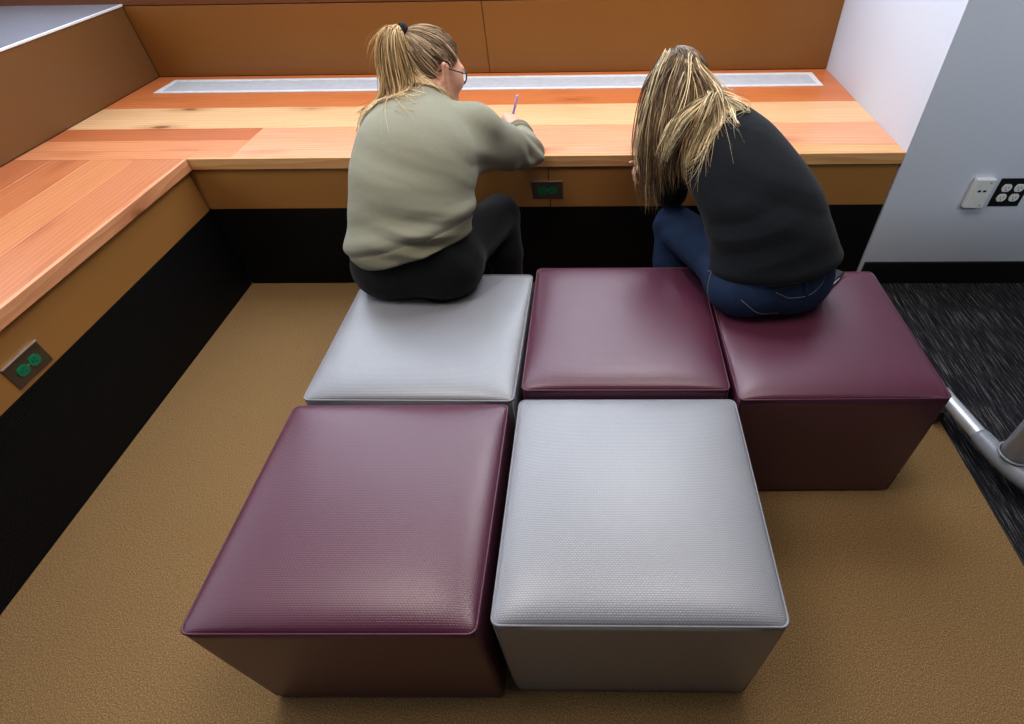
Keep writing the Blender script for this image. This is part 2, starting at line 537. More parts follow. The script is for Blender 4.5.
q = thing('power_outlet', 'black plate outlet with four white sockets on the white wall', 'outlet', (1.488, YW, 0.414))
bm = bmesh.new(); box(bm, -0.056, 0.056, -0.003, 0, -0.056, 0.056, 0.001, 2); obj('cover_plate', bm, BLACKPL, q)
for cx in (-0.023, 0.023):
    for cz in (-0.0195, 0.0195):
        receptacle(q, cx, cz, WHITEPL, SLOTG, 0.0175, False)
w = thing('wall_box', 'white raised data box on the white wall left of the black outlet plate', 'data outlet', (1.368, YW, 0.418))
bm = bmesh.new(); box(bm, -0.036, 0.036, -0.022, 0, -0.058, 0.058, 0.004, 3); obj('housing', bm, WHITEPL, w)
bm = bmesh.new()
for sx in (-1, 1):
    box(bm, sx * 0.0095 - 0.006, sx * 0.0095 + 0.006, -0.0226, -0.0215, 0.008, 0.016, 0.0006, 1)
obj('data_port', bm, BLACKPL, w)
for cz in (0.045, -0.045):
    bm = bmesh.new(); disc(bm, 0.018, cz, 0.003, -0.0228, -0.022, 1, 10); obj('screw', bm, STEEL, w)

# ------------------------------------------------------------------ cube seats
OS = 0.508
def ottoman(name, label, x, y, rz, mat, seam, dents=(), sx=1.022, sy=1.012):
    t = thing(name, label, 'ottoman', (x + OS / 2 * math.cos(rz) - OS / 2 * math.sin(rz), y + OS / 2 * math.cos(rz) + OS / 2 * math.sin(rz), 0), rz, 'cube seats')
    h = OS / 2
    ZS = 0.416
    def outline(r, inset, n=6):
        pts = []
        for cx, cy, a0 in ((1, 1, 0), (-1, 1, 90), (-1, -1, 180), (1, -1, 270)):
            for k in range(n + 1):
                a = R(a0 + 90 * k / n)
                pts.append((cx * (h - inset - r) + r * math.cos(a), cy * (h - inset - r) + r * math.sin(a)))
        return pts
    # sides with a very slight belly
    bm = bmesh.new()
    rows = []
    lv = [(0.006, 0.004), (0.012, 0.0015), (0.03, 0.001), (0.12, -0.0005), (0.21, -0.001), (0.30, -0.0005), (0.39, 0.0), (ZS, 0.001)]
    for z, ins in lv:
        rows.append([bm.verts.new((px * sx, py * sy, z)) for px, py in outline(0.014, ins)])
    n = len(rows[0])
    for a, b in zip(rows[:-1], rows[1:]):
        for k in range(n):
            bm.faces.new((a[k], a[(k + 1) % n], b[(k + 1) % n], b[k]))
    bm.faces.new(rows[0][::-1]); bm.faces.new(rows[-1])
    obj('side_cover', bm, mat, t, True)
    # domed seat panel
    N = 48
    V, F = [], []
    rad = 0.014
    for j in range(N + 1):
        for i in range(N + 1):
            u = -1 + 2 * i / N; v = -1 + 2 * j / N
            u = math.copysign(1 - (1 - abs(u)) ** 1.35, u); v = math.copysign(1 - (1 - abs(v)) ** 1.35, v)
            e = (1 - u ** 6) * (1 - v ** 6)
            z = ZS - 0.001 + 0.023 * max(e, 0) ** 0.5 + 0.006 * (1 - u * u) * (1 - v * v)
            px, py = u * h, v * h
            # round the corner
            qx, qy = abs(px) - (h - rad), abs(py) - (h - rad)
            if qx > 0 and qy > 0:
                m = max(qx, qy); L = math.hypot(qx, qy)
                px = math.copysign(h - rad + qx * m / L, px); py = math.copysign(h - rad + qy * m / L, py)
            for (dx, dy, dr, dd) in dents:
                z -= dd * math.exp(-((px - dx) ** 2 + (py - dy) ** 2) / dr ** 2) * min(1, max(e, 0) ** 0.5 + 0.25)
            V.append((px * sx, py * sy, z))
    for j in range(N):
        for i in range(N):
            a = j * (N + 1) + i
            F.append((a, a + 1, a + N + 2, a + N + 1))
    pydata('seat_cushion', V, F, mat, t)
    # piping round the top seam and down the corners
    bm = bmesh.new()
    add_tube(bm, [(px * sx, py * sy, ZS) for px, py in outline(0.014, 0.0005, 5)], 0.0026, 6, closed=True)
    for cx in (-1, 1):
        for cy in (-1, 1):
            d = (h - 0.0042)
            add_tube(bm, [(cx * d * sx, cy * d * sy, 0.012), (cx * (d + .0006) * sx, cy * (d + .0006) * sy, 0.2), (cx * d * sx, cy * d * sy, ZS)], 0.0016, 6)
    obj('piping', bm, seam, t, True)
    for cx in (-1, 1):
        for cy in (-1, 1):
            bm = bmesh.new()
            add_tube(bm, [(cx * 0.2, cy * 0.2, 0), (cx * 0.2, cy * 0.2, 0.008)], 0.018, 12)
            obj('glide', bm, BLACKPL, t)
    return t
SEAM_M = simple('maroon_piping', srgb(88, 42, 60), 0.4)
SEAM_S = simple('silver_piping', srgb(134, 132, 138), 0.42)
ottoman('ottoman', 'maroon vinyl cube seat at front left, nobody on it, beside the silver one', -0.772, 0.002, R(0.5), MAROON, SEAM_M)
ottoman('ottoman', 'silver grey vinyl cube seat with nobody on it, beside the front maroon one', -0.230, 0.021, R(0.2), SILVER, SEAM_S)
ottoman('ottoman', 'silver grey vinyl cube seat under the person in the olive sweatshirt', -0.766, 0.5356, R(-0.35), SILVER, SEAM_S, [(0.02, 0.20, 0.17, 0.035)])
ottoman('ottoman', 'maroon vinyl cube seat in the middle of the back row, mostly unoccupied', -0.2336, 0.5669, R(0.1), MAROON, SEAM_M, [(0.26, 0.2, 0.14, 0.02)], 1.012, 1.01)
ottoman('ottoman', 'maroon vinyl cube seat under the person in the black sweatshirt, end of the back row', 0.2940, 0.5358, R(0.75), MAROON, SEAM_M, [(-0.08, 0.13, 0.19, 0.035)], 1.006, 1.01)

# ------------------------------------------------------------------ table base at the right edge
tb = thing('rolling_table', 'silver tubular base of a rolling table at the right edge on the dark carpet', 'table', (1.165, 0.63, 0))
def rel(p): return (p[0] - 1.165, p[1] - 0.63, p[2])
beam = spline([(1.060, 0.850, 0.090), (1.074, 0.775, 0.090), (1.098, 0.655, 0.090)], 14)
bm = bmesh.new(); add_tube(bm, [rel(p) for p in beam], 0.023, 20); obj('foot_tube', bm, ALU, tb, True)
elbow = spline([(1.092, 0.680, 0.090), (1.110, 0.608, 0.090), (1.150, 0.520, 0.088), (1.225, 0.445, 0.084), (1.34, 0.385, 0.080)], 24)
bm = bmesh.new(); add_tube(bm, [rel(p) for p in elbow], np.interp(np.linspace(0, 1, 24), [0, .03, .3, 1], [0.0245, 0.0275, 0.031, 0.027]), 20); obj('foot_casting', bm, GREYPL, tb, True)
UX, UY = 1.130, 0.588
bm = bmesh.new(); add_tube(bm, [rel(p) for p in [(UX, UY, 0.085), (UX, UY, 0.71)]], 0.036, 24); obj('upright', bm, ALU, tb, True)
bm = bmesh.new(); add_tube(bm, [rel((UX + 0.040 * math.cos(a), UY + 0.040 * math.sin(a), 0.124)) for a in np.linspace(0, 2 * math.pi, 28)[:-1]], 0.0035, 8, closed=True); obj('collar_ring', bm, GREYPL, tb, True)
for (cx, cy) in ((1.050, 0.815), (1.33, 0.390)):
    bm = bmesh.new(); add_tube(bm, [rel((cx - 0.011, cy, 0.03)), rel((cx + 0.011, cy, 0.03))], 0.03, 20); cw = obj('caster', bm, BLACKPL, tb)
    bm = bmesh.new(); box(bm, *[v for p in zip(rel((cx - 0.018, cy - 0.02, 0.03)), rel((cx + 0.018, cy + 0.02, 0.085))) for v in p], 0.004, 2); obj('caster_fork', bm, GREYPL, cw)
bm = bmesh.new(); box(bm, 0.10, 0.85, -0.40, 0.30, 0.71, 0.735, 0.004, 2); obj('table_top', bm, WHITEPL, tb)
bm = bmesh.new(); box(bm, UX - 1.165 - 0.045, 0.55, UY - 0.63 - 0.045, UY - 0.63 + 0.045, 0.688, 0.7105, 0.003, 2); obj('top_bracket', bm, GREYPL, tb)

# ================================================================== people
# one continuous skin surface per person, grown from a signed distance field; clothes likewise
def V3(*p): return np.array(p, np.float32)
def nrm(v):
    v = np.asarray(v, float); return v / (np.linalg.norm(v) + 1e-12)

def p_cone(a, b, ra, rb):
    a = V3(*a); b = V3(*b); ba = b - a; L = float(ba @ ba) + 1e-12
    def f(P):
        pa = P - a
        t = np.clip(pa @ ba / L, 0, 1)
        q = pa - t[:, None] * ba
        return np.sqrt((q * q).sum(1)) - (ra + (rb - ra) * t)
    return f

def p_ell(c, r, M=None):
    c = V3(*c); r = V3(*r)
    M = np.eye(3, dtype=np.float32) if M is None else np.asarray(M, np.float32)   # columns = local axes in world
    def f(P):
        q = (P - c) @ M
        k0 = np.sqrt(((q / r) ** 2).sum(1)); k1 = np.sqrt(((q / (r * r)) ** 2).sum(1)) + 1e-9
        return np.where(k0 < 1e-4, -float(r.min()), k0 * (k0 - 1) / k1)
    return f

def smin(a, b, k):
    if k <= 0: return np.minimum(a, b)
    h = np.maximum(k - np.abs(a - b), 0) / k
    return np.minimum(a, b) - h * h * k * 0.25
def smax(a, b, k): return -smin(-a, -b, k)

def union(prims):
    """prims: list of (fn, k)"""
    def f(P):
        d = None
        for fn, k in prims:
            e = fn(P)
            d = e if d is None else smin(d, e, k)
        return d
    return f

def p_spine(st, lat, n=18, extra=0.0):
    """st: (centre, half width, half depth); swept ellipses along a bent spine"""
    A = spline([list(c) + [a, b] for c, a, b in st], n)
    fs = []
    for i in range(n):
        t = nrm(A[min(i + 1, n - 1), :3] - A[max(i - 1, 0), :3])
        l = nrm(lat - t * np.dot(lat, t)); w = np.cross(t, l)
        step = 0.075
        fs.append(p_ell(A[i, :3], (A[i, 3] + extra, A[i, 4] + extra, step + extra), np.stack([l, w, t], 1)))
    return union([(q, 0.02) for q in fs])

def p_plane(pt, n):
    pt = V3(*pt); n = nrm(n).astype(np.float32)
    return lambda P: (P - pt) @ n          # negative on the far side from n

def mesh_sdf(f, lo, hi, h):
    """surface nets over a block-culled grid"""
    lo = np.array(lo, np.float32); hi = np.array(hi, np.float32)
    B = 8
    nb = np.maximum(1, np.ceil((hi - lo) / (h * B)).astype(int))
    n = nb * B + 1
    ci = np.stack(np.meshgrid(*[np.arange(k) for k in nb], indexing='ij'), -1).reshape(-1, 3)
    cc = lo + (ci + 0.5) * (h * B)
    dc = np.concatenate([f(c) for c in np.array_split(cc.astype(np.float32), max(1, len(cc) // 60000))])
    vol = np.ones(n, np.float32)
    g = np.stack(np.meshgrid(*[np.arange(B + 1)] * 3, indexing='ij'), -1).reshape(-1, 3)
    near = np.abs(dc) < h * B * 0.87 * 1.9 + 0.01
    for c in ci[(~near) & (dc < 0)]:
        s = c * B
        vol[s[0]:s[0] + B + 1, s[1]:s[1] + B + 1, s[2]:s[2] + B + 1] = -1
    keep = ci[near]
    for grp in np.array_split(keep, max(1, len(keep) // 150)):
        if len(grp) == 0: continue
        idx = (grp[:, None, :] * B + g[None]).reshape(-1, 3)
        d = f((lo + idx * h).astype(np.float32))
        vol[idx[:, 0], idx[:, 1], idx[:, 2]] = d
    s = (vol < 0).astype(np.int8)
    tot = sum(s[i:n[0] - 1 + i, j:n[1] - 1 + j, k:n[2] - 1 + k] for i in (0, 1) for j in (0, 1) for k in (0, 1))
    cells = np.argwhere((tot > 0) & (tot < 8))
    vid = -np.ones(tot.shape, np.int32)
    vid[cells[:, 0], cells[:, 1], cells[:, 2]] = np.arange(len(cells))
    corners = np.array([(i, j, k) for i in (0, 1) for j in (0, 1) for k in (0, 1)])
    acc = np.zeros((len(cells), 3)); cnt = np.zeros(len(cells))
    for a in range(8):
        for b in range(a + 1, 8):
            if np.abs(corners[a] - corners[b]).sum() != 1: continue
            pa = cells + corners[a]; pb = cells + corners[b]
            va = vol[pa[:, 0], pa[:, 1], pa[:, 2]]; vb = vol[pb[:, 0], pb[:, 1], pb[:, 2]]
            m = (va < 0) != (vb < 0)
            t = np.where(m, va / np.where(m, va - vb, 1), 0)
            acc += np.where(m[:, None], pa + t[:, None] * (pb - pa), 0); cnt += m
    verts = lo + (acc / cnt[:, None]) * h
    quads = []
    for ax in range(3):
        o1, o2 = [(1, 2), (2, 0), (0, 1)][ax]
        sl0 = [slice(None)] * 3; sl1 = [slice(None)] * 3
        sl0[ax] = slice(0, -1); sl1[ax] = slice(1, None)
        a0, a1 = s[tuple(sl0)], s[tuple(sl1)]
        e = np.argwhere(a0 != a1)
        e = e[(e[:, o1] > 0) & (e[:, o2] > 0) & (e[:, o1] < n[o1] - 1) & (e[:, o2] < n[o2] - 1)]
        flip = a0[e[:, 0], e[:, 1], e[:, 2]] == 0
        d1 = np.zeros(3, int); d1[o1] = 1; d2 = np.zeros(3, int); d2[o2] = 1
        ids = [vid[tuple((e - q).T)] for q in (0 * d1, d1, d1 + d2, d2)]
        Q = np.stack(ids, 1)
        Q[flip] = Q[flip][:, ::-1]
        quads.append(Q)
    Q = np.concatenate(quads)
    Q = Q[(Q >= 0).all(1)]
    return verts, Q

def sdf_obj(name, f, lo, hi, h, mat, parent, one=False):
    v, q = mesh_sdf(f, lo, hi, h)
    if one:     # keep the largest connected piece
        lab = np.arange(len(v))
        while True:
            m = lab[q].min(1); new = lab.copy()
            for k in range(4): np.minimum.at(new, q[:, k], m)
            new = new[new]
            if (new == lab).all(): break
            lab = new
        big = np.bincount(lab).argmax()
        q = q[lab[q[:, 0]] == big]
        used = np.unique(q); re_ = -np.ones(len(v), int); re_[used] = np.arange(len(used))
        v = v[used]; q = re_[q]
    # two rounds of gentle relaxing along edges
    E = np.concatenate([q[:, [0, 1]], q[:, [1, 2]], q[:, [2, 3]], q[:, [3, 0]]])
    for lam in (0.5, -0.42, 0.5, -0.42):
        acc = np.zeros_like(v); c = np.zeros(len(v))
        for k in range(3):
            acc[:, k] = np.bincount(E[:, 0], v[E[:, 1], k], len(v)) + np.bincount(E[:, 1], v[E[:, 0], k], len(v))
        c = np.bincount(E[:, 0], minlength=len(v)) + np.bincount(E[:, 1], minlength=len(v))
        v = v + lam * (acc / np.maximum(c, 1)[:, None] - v)
    me = bpy.data.meshes.new(name)
    me.vertices.add(len(v)); me.vertices.foreach_set('co', (v - np.array(parent.location)).astype(np.float32).ravel())
    me.loops.add(len(q) * 4); me.loops.foreach_set('vertex_index', q.ravel().astype(np.int32))
    me.polygons.add(len(q)); me.polygons.foreach_set('loop_start', np.arange(len(q), dtype=np.int32) * 4)
    me.polygons.foreach_set('loop_total', np.full(len(q), 4, np.int32))
    me.update(calc_edges=True)
    me.validate()
    return link(name, me, parent, mat, True)

# ---- anatomy
def frame(fwd, up):
    """columns: right, forward, up"""
    f = nrm(fwd); u = nrm(np.asarray(up, float) - f * np.dot(up, f)); r = np.cross(f, u)
    return np.stack([r, f, u], 1)

def head_prims(c, M, s=1.0):
    c = np.array(c, float)
    W = lambda x, y, z: c + M @ (np.array((x, y, z)) * s)
    e = lambda p, r: p_ell(W(*p), np.array(r) * s, M)
    add = [
        (e((0, -0.012, 0.028), (0.073, 0.094, 0.084)), 0),
        (e((0, 0.030, -0.035), (0.058, 0.062, 0.078)), 0.04),
        (e((0, 0.060, -0.088), (0.026, 0.026, 0.022)), 0.03),
        (p_cone(W(-0.045, 0.0, -0.068), W(-0.018, 0.066, -0.09), 0.018 * s, 0.016 * s), 0.03),
        (p_cone(W(0.045, 0.0, -0.068), W(0.018, 0.066, -0.09), 0.018 * s, 0.016 * s), 0.03),
        (p_cone(W(0, 0.088, 0.006), W(0, 0.107, -0.030), 0.008 * s, 0.011 * s), 0.014),
        (e((-0.010, 0.097, -0.034), (0.008, 0.009, 0.007)), 0.008), (e((0.010, 0.097, -0.034), (0.008, 0.009, 0.007)), 0.008),
        (e((0, 0.086, -0.058), (0.023, 0.012, 0.006)), 0.008), (e((0, 0.085, -0.067), (0.020, 0.012, 0.007)), 0.006),
        (e((-0.03, 0.074, 0.020), (0.026, 0.014, 0.008)), 0.02), (e((0.03, 0.074, 0.020), (0.026, 0.014, 0.008)), 0.02),
        (e((-0.042, 0.056, -0.020), (0.022, 0.026, 0.020)), 0.03), (e((0.042, 0.056, -0.020), (0.022, 0.026, 0.020)), 0.03),
    ]
    for sg in (-1, 1):
        add.append((p_cone(W(sg * 0.078, -0.004, 0.014), W(sg * 0.074, 0.002, -0.036), 0.009 * s, 0.007 * s), 0.008))
        add.append((p_cone(W(sg * 0.088, -0.020, 0.018), W(sg * 0.080, -0.010, -0.024), 0.0080 * s, 0.006 * s), 0.006))
    body = union(add)
    socks = [p_ell(W(sg * 0.031, 0.098, 0.004), np.array((0.017, 0.016, 0.010)) * s, M) for sg in (-1, 1)]
    def f(P):
        d = body(P)
        for q in socks: d = smax(d, -q(P), 0.012)
        return d
    return f

def hand_prims(w, fwd, back, side, curls, thumb, s=1.0, spread=1.0):
    """w wrist, fwd along the palm, back = dorsal direction, side = +1/-1 towards the thumb along cross(fwd,back)"""
    f = nrm(fwd); b = nrm(np.asarray(back, float) - f * np.dot(back, f)); t = np.cross(f, b) * side
    w = np.array(w, float)
    P = lambda x, y, z: w + s * (f * x + t * y + b * z)
    out = []
    ks = [(0.088, 0.029, 0.0), (0.092, 0.009, 0.003), (0.087, -0.011, 0.001), (0.078, -0.029, -0.004)]
    ln = [(0.041, 0.025, 0.019), (0.045, 0.029, 0.020), (0.041, 0.027, 0.019), (0.033, 0.020, 0.017)]
    rr = [0.0088, 0.0090, 0.0085, 0.0075]
    for i, (k, L, r, cu) in enumerate(zip(ks, ln, rr, curls)):
        out.append((p_cone(P(0.008, k[1] * 0.55, 0), P(*k), 0.0145 * s, 0.0115 * s), 0.018 if i else 0))
        out.append((p_cone(P(0.02, k[1] * 0.6, -0.008), P(k[0] * 0.85, k[1], -0.008), 0.012 * s, 0.0095 * s), 0.015))
        sp = k[1] * 2.2 * spread
        d = nrm(np.array((1.0, sp * 0.9, 0)))
        p = np.array(k); ang = 0.0
        for j in range(3):
            ang += R(cu[j])
            v = np.array((d[0] * math.cos(ang), d[1] * math.cos(ang), -math.sin(ang)))
            q = p + v * L[j]
            r0 = r * (1 - 0.08 * j); r1 = r * (1 - 0.08 * (j + 1))
            out.append((p_cone(P(*p), P(*q), r0 * s, r1 * s), 0.004))
            p = q
    # thumb leaves the side of the palm near its base
    p = np.array((0.020, 0.020, -0.006))
    dirs, L, r = thumb, (0.042, 0.033, 0.026), (0.0135, 0.0105, 0.0098, 0.0085)
    for j in range(3):
        q = p + nrm(dirs[j]) * L[j]
        out.append((p_cone(P(*p), P(*q), r[j] * s, r[j + 1] * s), 0.010 if j == 0 else 0.004))
        p = q
    return out

# ---- hair
def strands(name, guides, mat, parent, cap=None, seg=3, outer=None, clear=0.004):
    """guides: dict(pts, n, s0, s1, r, cols, frizz, m) -> one mesh of tapered locks; s0/s1 spread at root and tip"""
    VV, FF, CC, PP, TT = [], [], [], [], []
    base = 0
    for g in guides:
        K = g.get('m', 16)
        G = spline(g['pts'], K)
        T = np.gradient(G, axis=0); T /= np.linalg.norm(T, axis=1)[:, None] + 1e-9
        clumps = rng.normal(size=(max(3, g['n'] // 11), 3)) * 0.85
        for _ in range(g['n']):
            t = np.linspace(0, 1, K)
            a = rng.normal(size=3); a /= max(1.0, np.linalg.norm(a) / 1.3)
            b = rng.normal(size=3); b /= max(1.0, np.linalg.norm(b) / 1.6)
            if g['n'] > 12:
                b = clumps[rng.integers(len(clumps))] + 0.22 * b
            off = a[None] * (g['s0'] * (1 - t) + g['s1'] * t)[:, None] * 0.75 + b[None] * (np.sin(t * math.pi) * g.get('sm', 0.0) + t ** 2 * g['s1'] * 0.6)[:, None]
            ph = rng.uniform(0, 6.28, 3); fr = rng.uniform(1.0, 2.6)
            off += g.get('frizz', 0.004) * np.sin(t[:, None] * 6.28 * fr + ph[None]) * t[:, None]
            tl = rng.uniform(g.get('tmin', 0.78), 1.0)
            P = G + off
            if tl < 1:
                x = np.linspace(0, tl, K)
                P = np.stack([np.interp(x, t, P[:, k]) for k in range(3)], 1)
            if g.get('proj') is not None: P = g['proj'](P, t)
            c0 = np.array(g['cols'][rng.integers(len(g['cols']))][:3]); tipc = np.array(g.get('tip', g['cols'][rng.integers(len(g['cols']))])[:3])
            br = rng.choice(g.get('br', [0.55, 0.85, 1.1, 1.3, 1.6]))
            r = g['r'] * rng.uniform(0.6, 1.25) * np.interp(t, [0, 0.15, 0.7, 1], [0.7, 1, 0.85, 0.12])
            PP.append(P); TT.append((r, c0, tipc, br, K))
    if outer is not None and PP:
        L = [len(p) for p in PP]; A = np.concatenate(PP).astype(np.float32)
        for it in range(5):
            if it in (1, 2, 3):
                A2 = A.copy(); A2[1:-1] = 0.5 * A[1:-1] + 0.25 * (A[:-2] + A[2:])
                ends = np.cumsum([0] + L); fix = np.concatenate([ends[:-1], ends[1:] - 1]); A2[fix] = A[fix]; A = A2
            d = outer(A); m = d < clear
            if not m.any(): break
            B_ = A[m]; e = 0.003
            gr = np.stack([outer(B_ + V3(*(e * (np.arange(3) == k)))) - outer(B_ - V3(*(e * (np.arange(3) == k)))) for k in range(3)], 1)
            gr /= np.linalg.norm(gr, axis=1)[:, None] + 1e-6
            A[m] = B_ + gr * (clear - d[m])[:, None]
        PP = np.split(A, np.cumsum(L)[:-1])
    for P, (r, c0, tipc, br, K) in zip(PP, TT):
            t = np.linspace(0, 1, K)
            v, f = tube_arrays(P, r, seg, False)
            VV.append(np.array(v)); FF.append(np.array(f) + base); base += len(v)
            cc = (c0[None] * (1 - t[:, None]) + tipc[None] * t[:, None]) * br
            CC.append(np.repeat(np.concatenate([cc, np.ones((K, 1))], 1), seg, 0))
    if cap is not None:
        v, q, col = cap
        VV.append(v); FF.append(q + base); base += len(v)
        CC.append(np.tile(np.array(col), (len(v), 1)))
    V = np.concatenate(VV); F = np.concatenate(FF); C_ = np.concatenate(CC)
    me = bpy.data.meshes.new(name)
    me.vertices.add(len(V)); me.vertices.foreach_set('co', (V - np.array(parent.location)).astype(np.float32).ravel())
    me.loops.add(len(F) * 4); me.loops.foreach_set('vertex_index', F.ravel().astype(np.int32))
    me.polygons.add(len(F)); me.polygons.foreach_set('loop_start', np.arange(len(F), dtype=np.int32) * 4)
    me.polygons.foreach_set('loop_total', np.full(len(F), 4, np.int32))
    me.update(calc_edges=True)
    at = me.attributes.new('strand_colour', 'FLOAT_COLOR', 'POINT')
    at.data.foreach_set('color', C_.astype(np.float32).ravel())
    return link(name, me, parent, mat, True)

def m_hair():
    t = NT('hair')
    a = t.n('ShaderNodeAttribute', attribute_name='strand_colour')
    nz = t.noise(t.coord(), 160, 2)
    c = t.mix(t.math('MULTIPLY', nz.outputs[0], 0.35), a.outputs['Color'], (0.05, 0.03, 0.02, 1))
    return t.set(c, 0.42, 0.0, 0.45)
HAIR = m_hair()

def m_skin(name, c):
    t = NT(name)
    nz = t.noise(t.coord(), 22, 4)
    col = t.ramp(nz.outputs[0], [(0.3, tuple(x * 0.88 for x in c[:3])), (0.7, c)])
    return t.set(col, 0.5, 0.0, 0.4, Subsurface_Weight=0.12, Subsurface_Scale=0.01)
SKIN = m_skin('skin', srgb(226, 172, 148))

def m_knit(name, c, d, sc=900, rough=0.9):
    t = NT(name)
    a = t.noise(t.coord(scale=(1, 1, 1)), sc, 3, 0.7)
    b = t.noise(t.coord(), 34, 4)
    col = t.mix(a.outputs[0], d, c)
    col = t.mix(t.math('MULTIPLY', b.outputs[0], 0.22), col, d)
    h = t.math('ADD', t.math('MULTIPLY', a.outputs[0], 0.35), b.outputs[0])
    t.bump(h, 0.35, 0.004)
    return t.set(col, rough, 0.0, 0.2, Sheen_Weight=0.08, Sheen_Roughness=0.5)
OLIVE = m_knit('olive_knit', srgb(162, 160, 142), srgb(132, 129, 112))
OLIVE_RIB = m_knit('olive_rib', srgb(146, 142, 120), srgb(116, 112, 94), 700)
BLACK_RIB = m_knit('black_rib', srgb(19, 22, 28), srgb(12, 14, 18), 700)
BLACKK = m_knit('black_knit', srgb(22, 25, 31), srgb(14, 16, 20))
LEGGING = m_knit('dark_leggings', srgb(15, 16, 20), srgb(9, 10, 12), 1200, 0.75)

def m_denim():
    t = NT('denim')
    a = t.noise(t.coord(scale=(1, 1, 0.35)), 900, 3, 0.7)
    b = t.noise(t.coord(), 14, 4)
    c = t.ramp(a.outputs[0], [(0.35, srgb(22, 33, 54)), (0.6, srgb(42, 63, 96)), (0.75, srgb(84, 106, 140))])
    c = t.mix(t.ramp(b.outputs[0], [(0.4, (0, 0, 0)), (0.75, (0.6, 0.6, 0.6))]), c, srgb(26, 40, 64))
    t.bump(t.math('ADD', a.outputs[0], b.outputs[0]), 0.3, 0.003)
    return t.set(c, 0.85, 0.0, 0.25)
DENIM = m_denim()
STITCH = simple('denim_stitch', srgb(128, 128, 122), 0.8)
EYEW = simple('eye_white', srgb(235, 232, 228), 0.2)
FRAME = simple('spectacle_frame', srgb(38, 20, 18), 0.3)
LENS = NT('spectacle_lens').set((1, 1, 1, 1), 0.02, 0.0, 0.5, Transmission_Weight=1.0, IOR=1.15)
TIE = simple('black_elastic', srgb(12, 12, 14), 0.85)
SHOE = simple('dark_canvas_shoe', srgb(34, 34, 38), 0.8)
SOLE = simple('white_rubber_sole', srgb(208, 206, 200), 0.6)

def ball(name, c, r, mat, parent, M=None):
    bm = bmesh.new()
    bmesh.ops.create_uvsphere(bm, u_segments=20, v_segments=12, radius=1.0)
    M = np.eye(3) if M is None else M
    for v in bm.verts:
        v.co = Vector(np.array(c) - np.array(parent.location) + M @ (np.array(v.co) * np.array(r)))
    return obj(name, bm, mat, parent, True)

def foldy(P, o, d1, f1, a1, w, d2=(0.3, 0.5, 0.8)):
    """soft cloth folds: ridges along a direction fading away from point o"""
    q = P - V3(*o)
    r = np.sqrt((q * q).sum(1))
    wob = 0.6 * np.sin((q @ V3(*nrm(d2))) * 22)
    s = np.sin((q @ V3(*nrm(d1))) * f1 + wob)
    return a1 * np.sign(s) * np.abs(s) ** 1.4 * np.exp(-(r / w) ** 2)

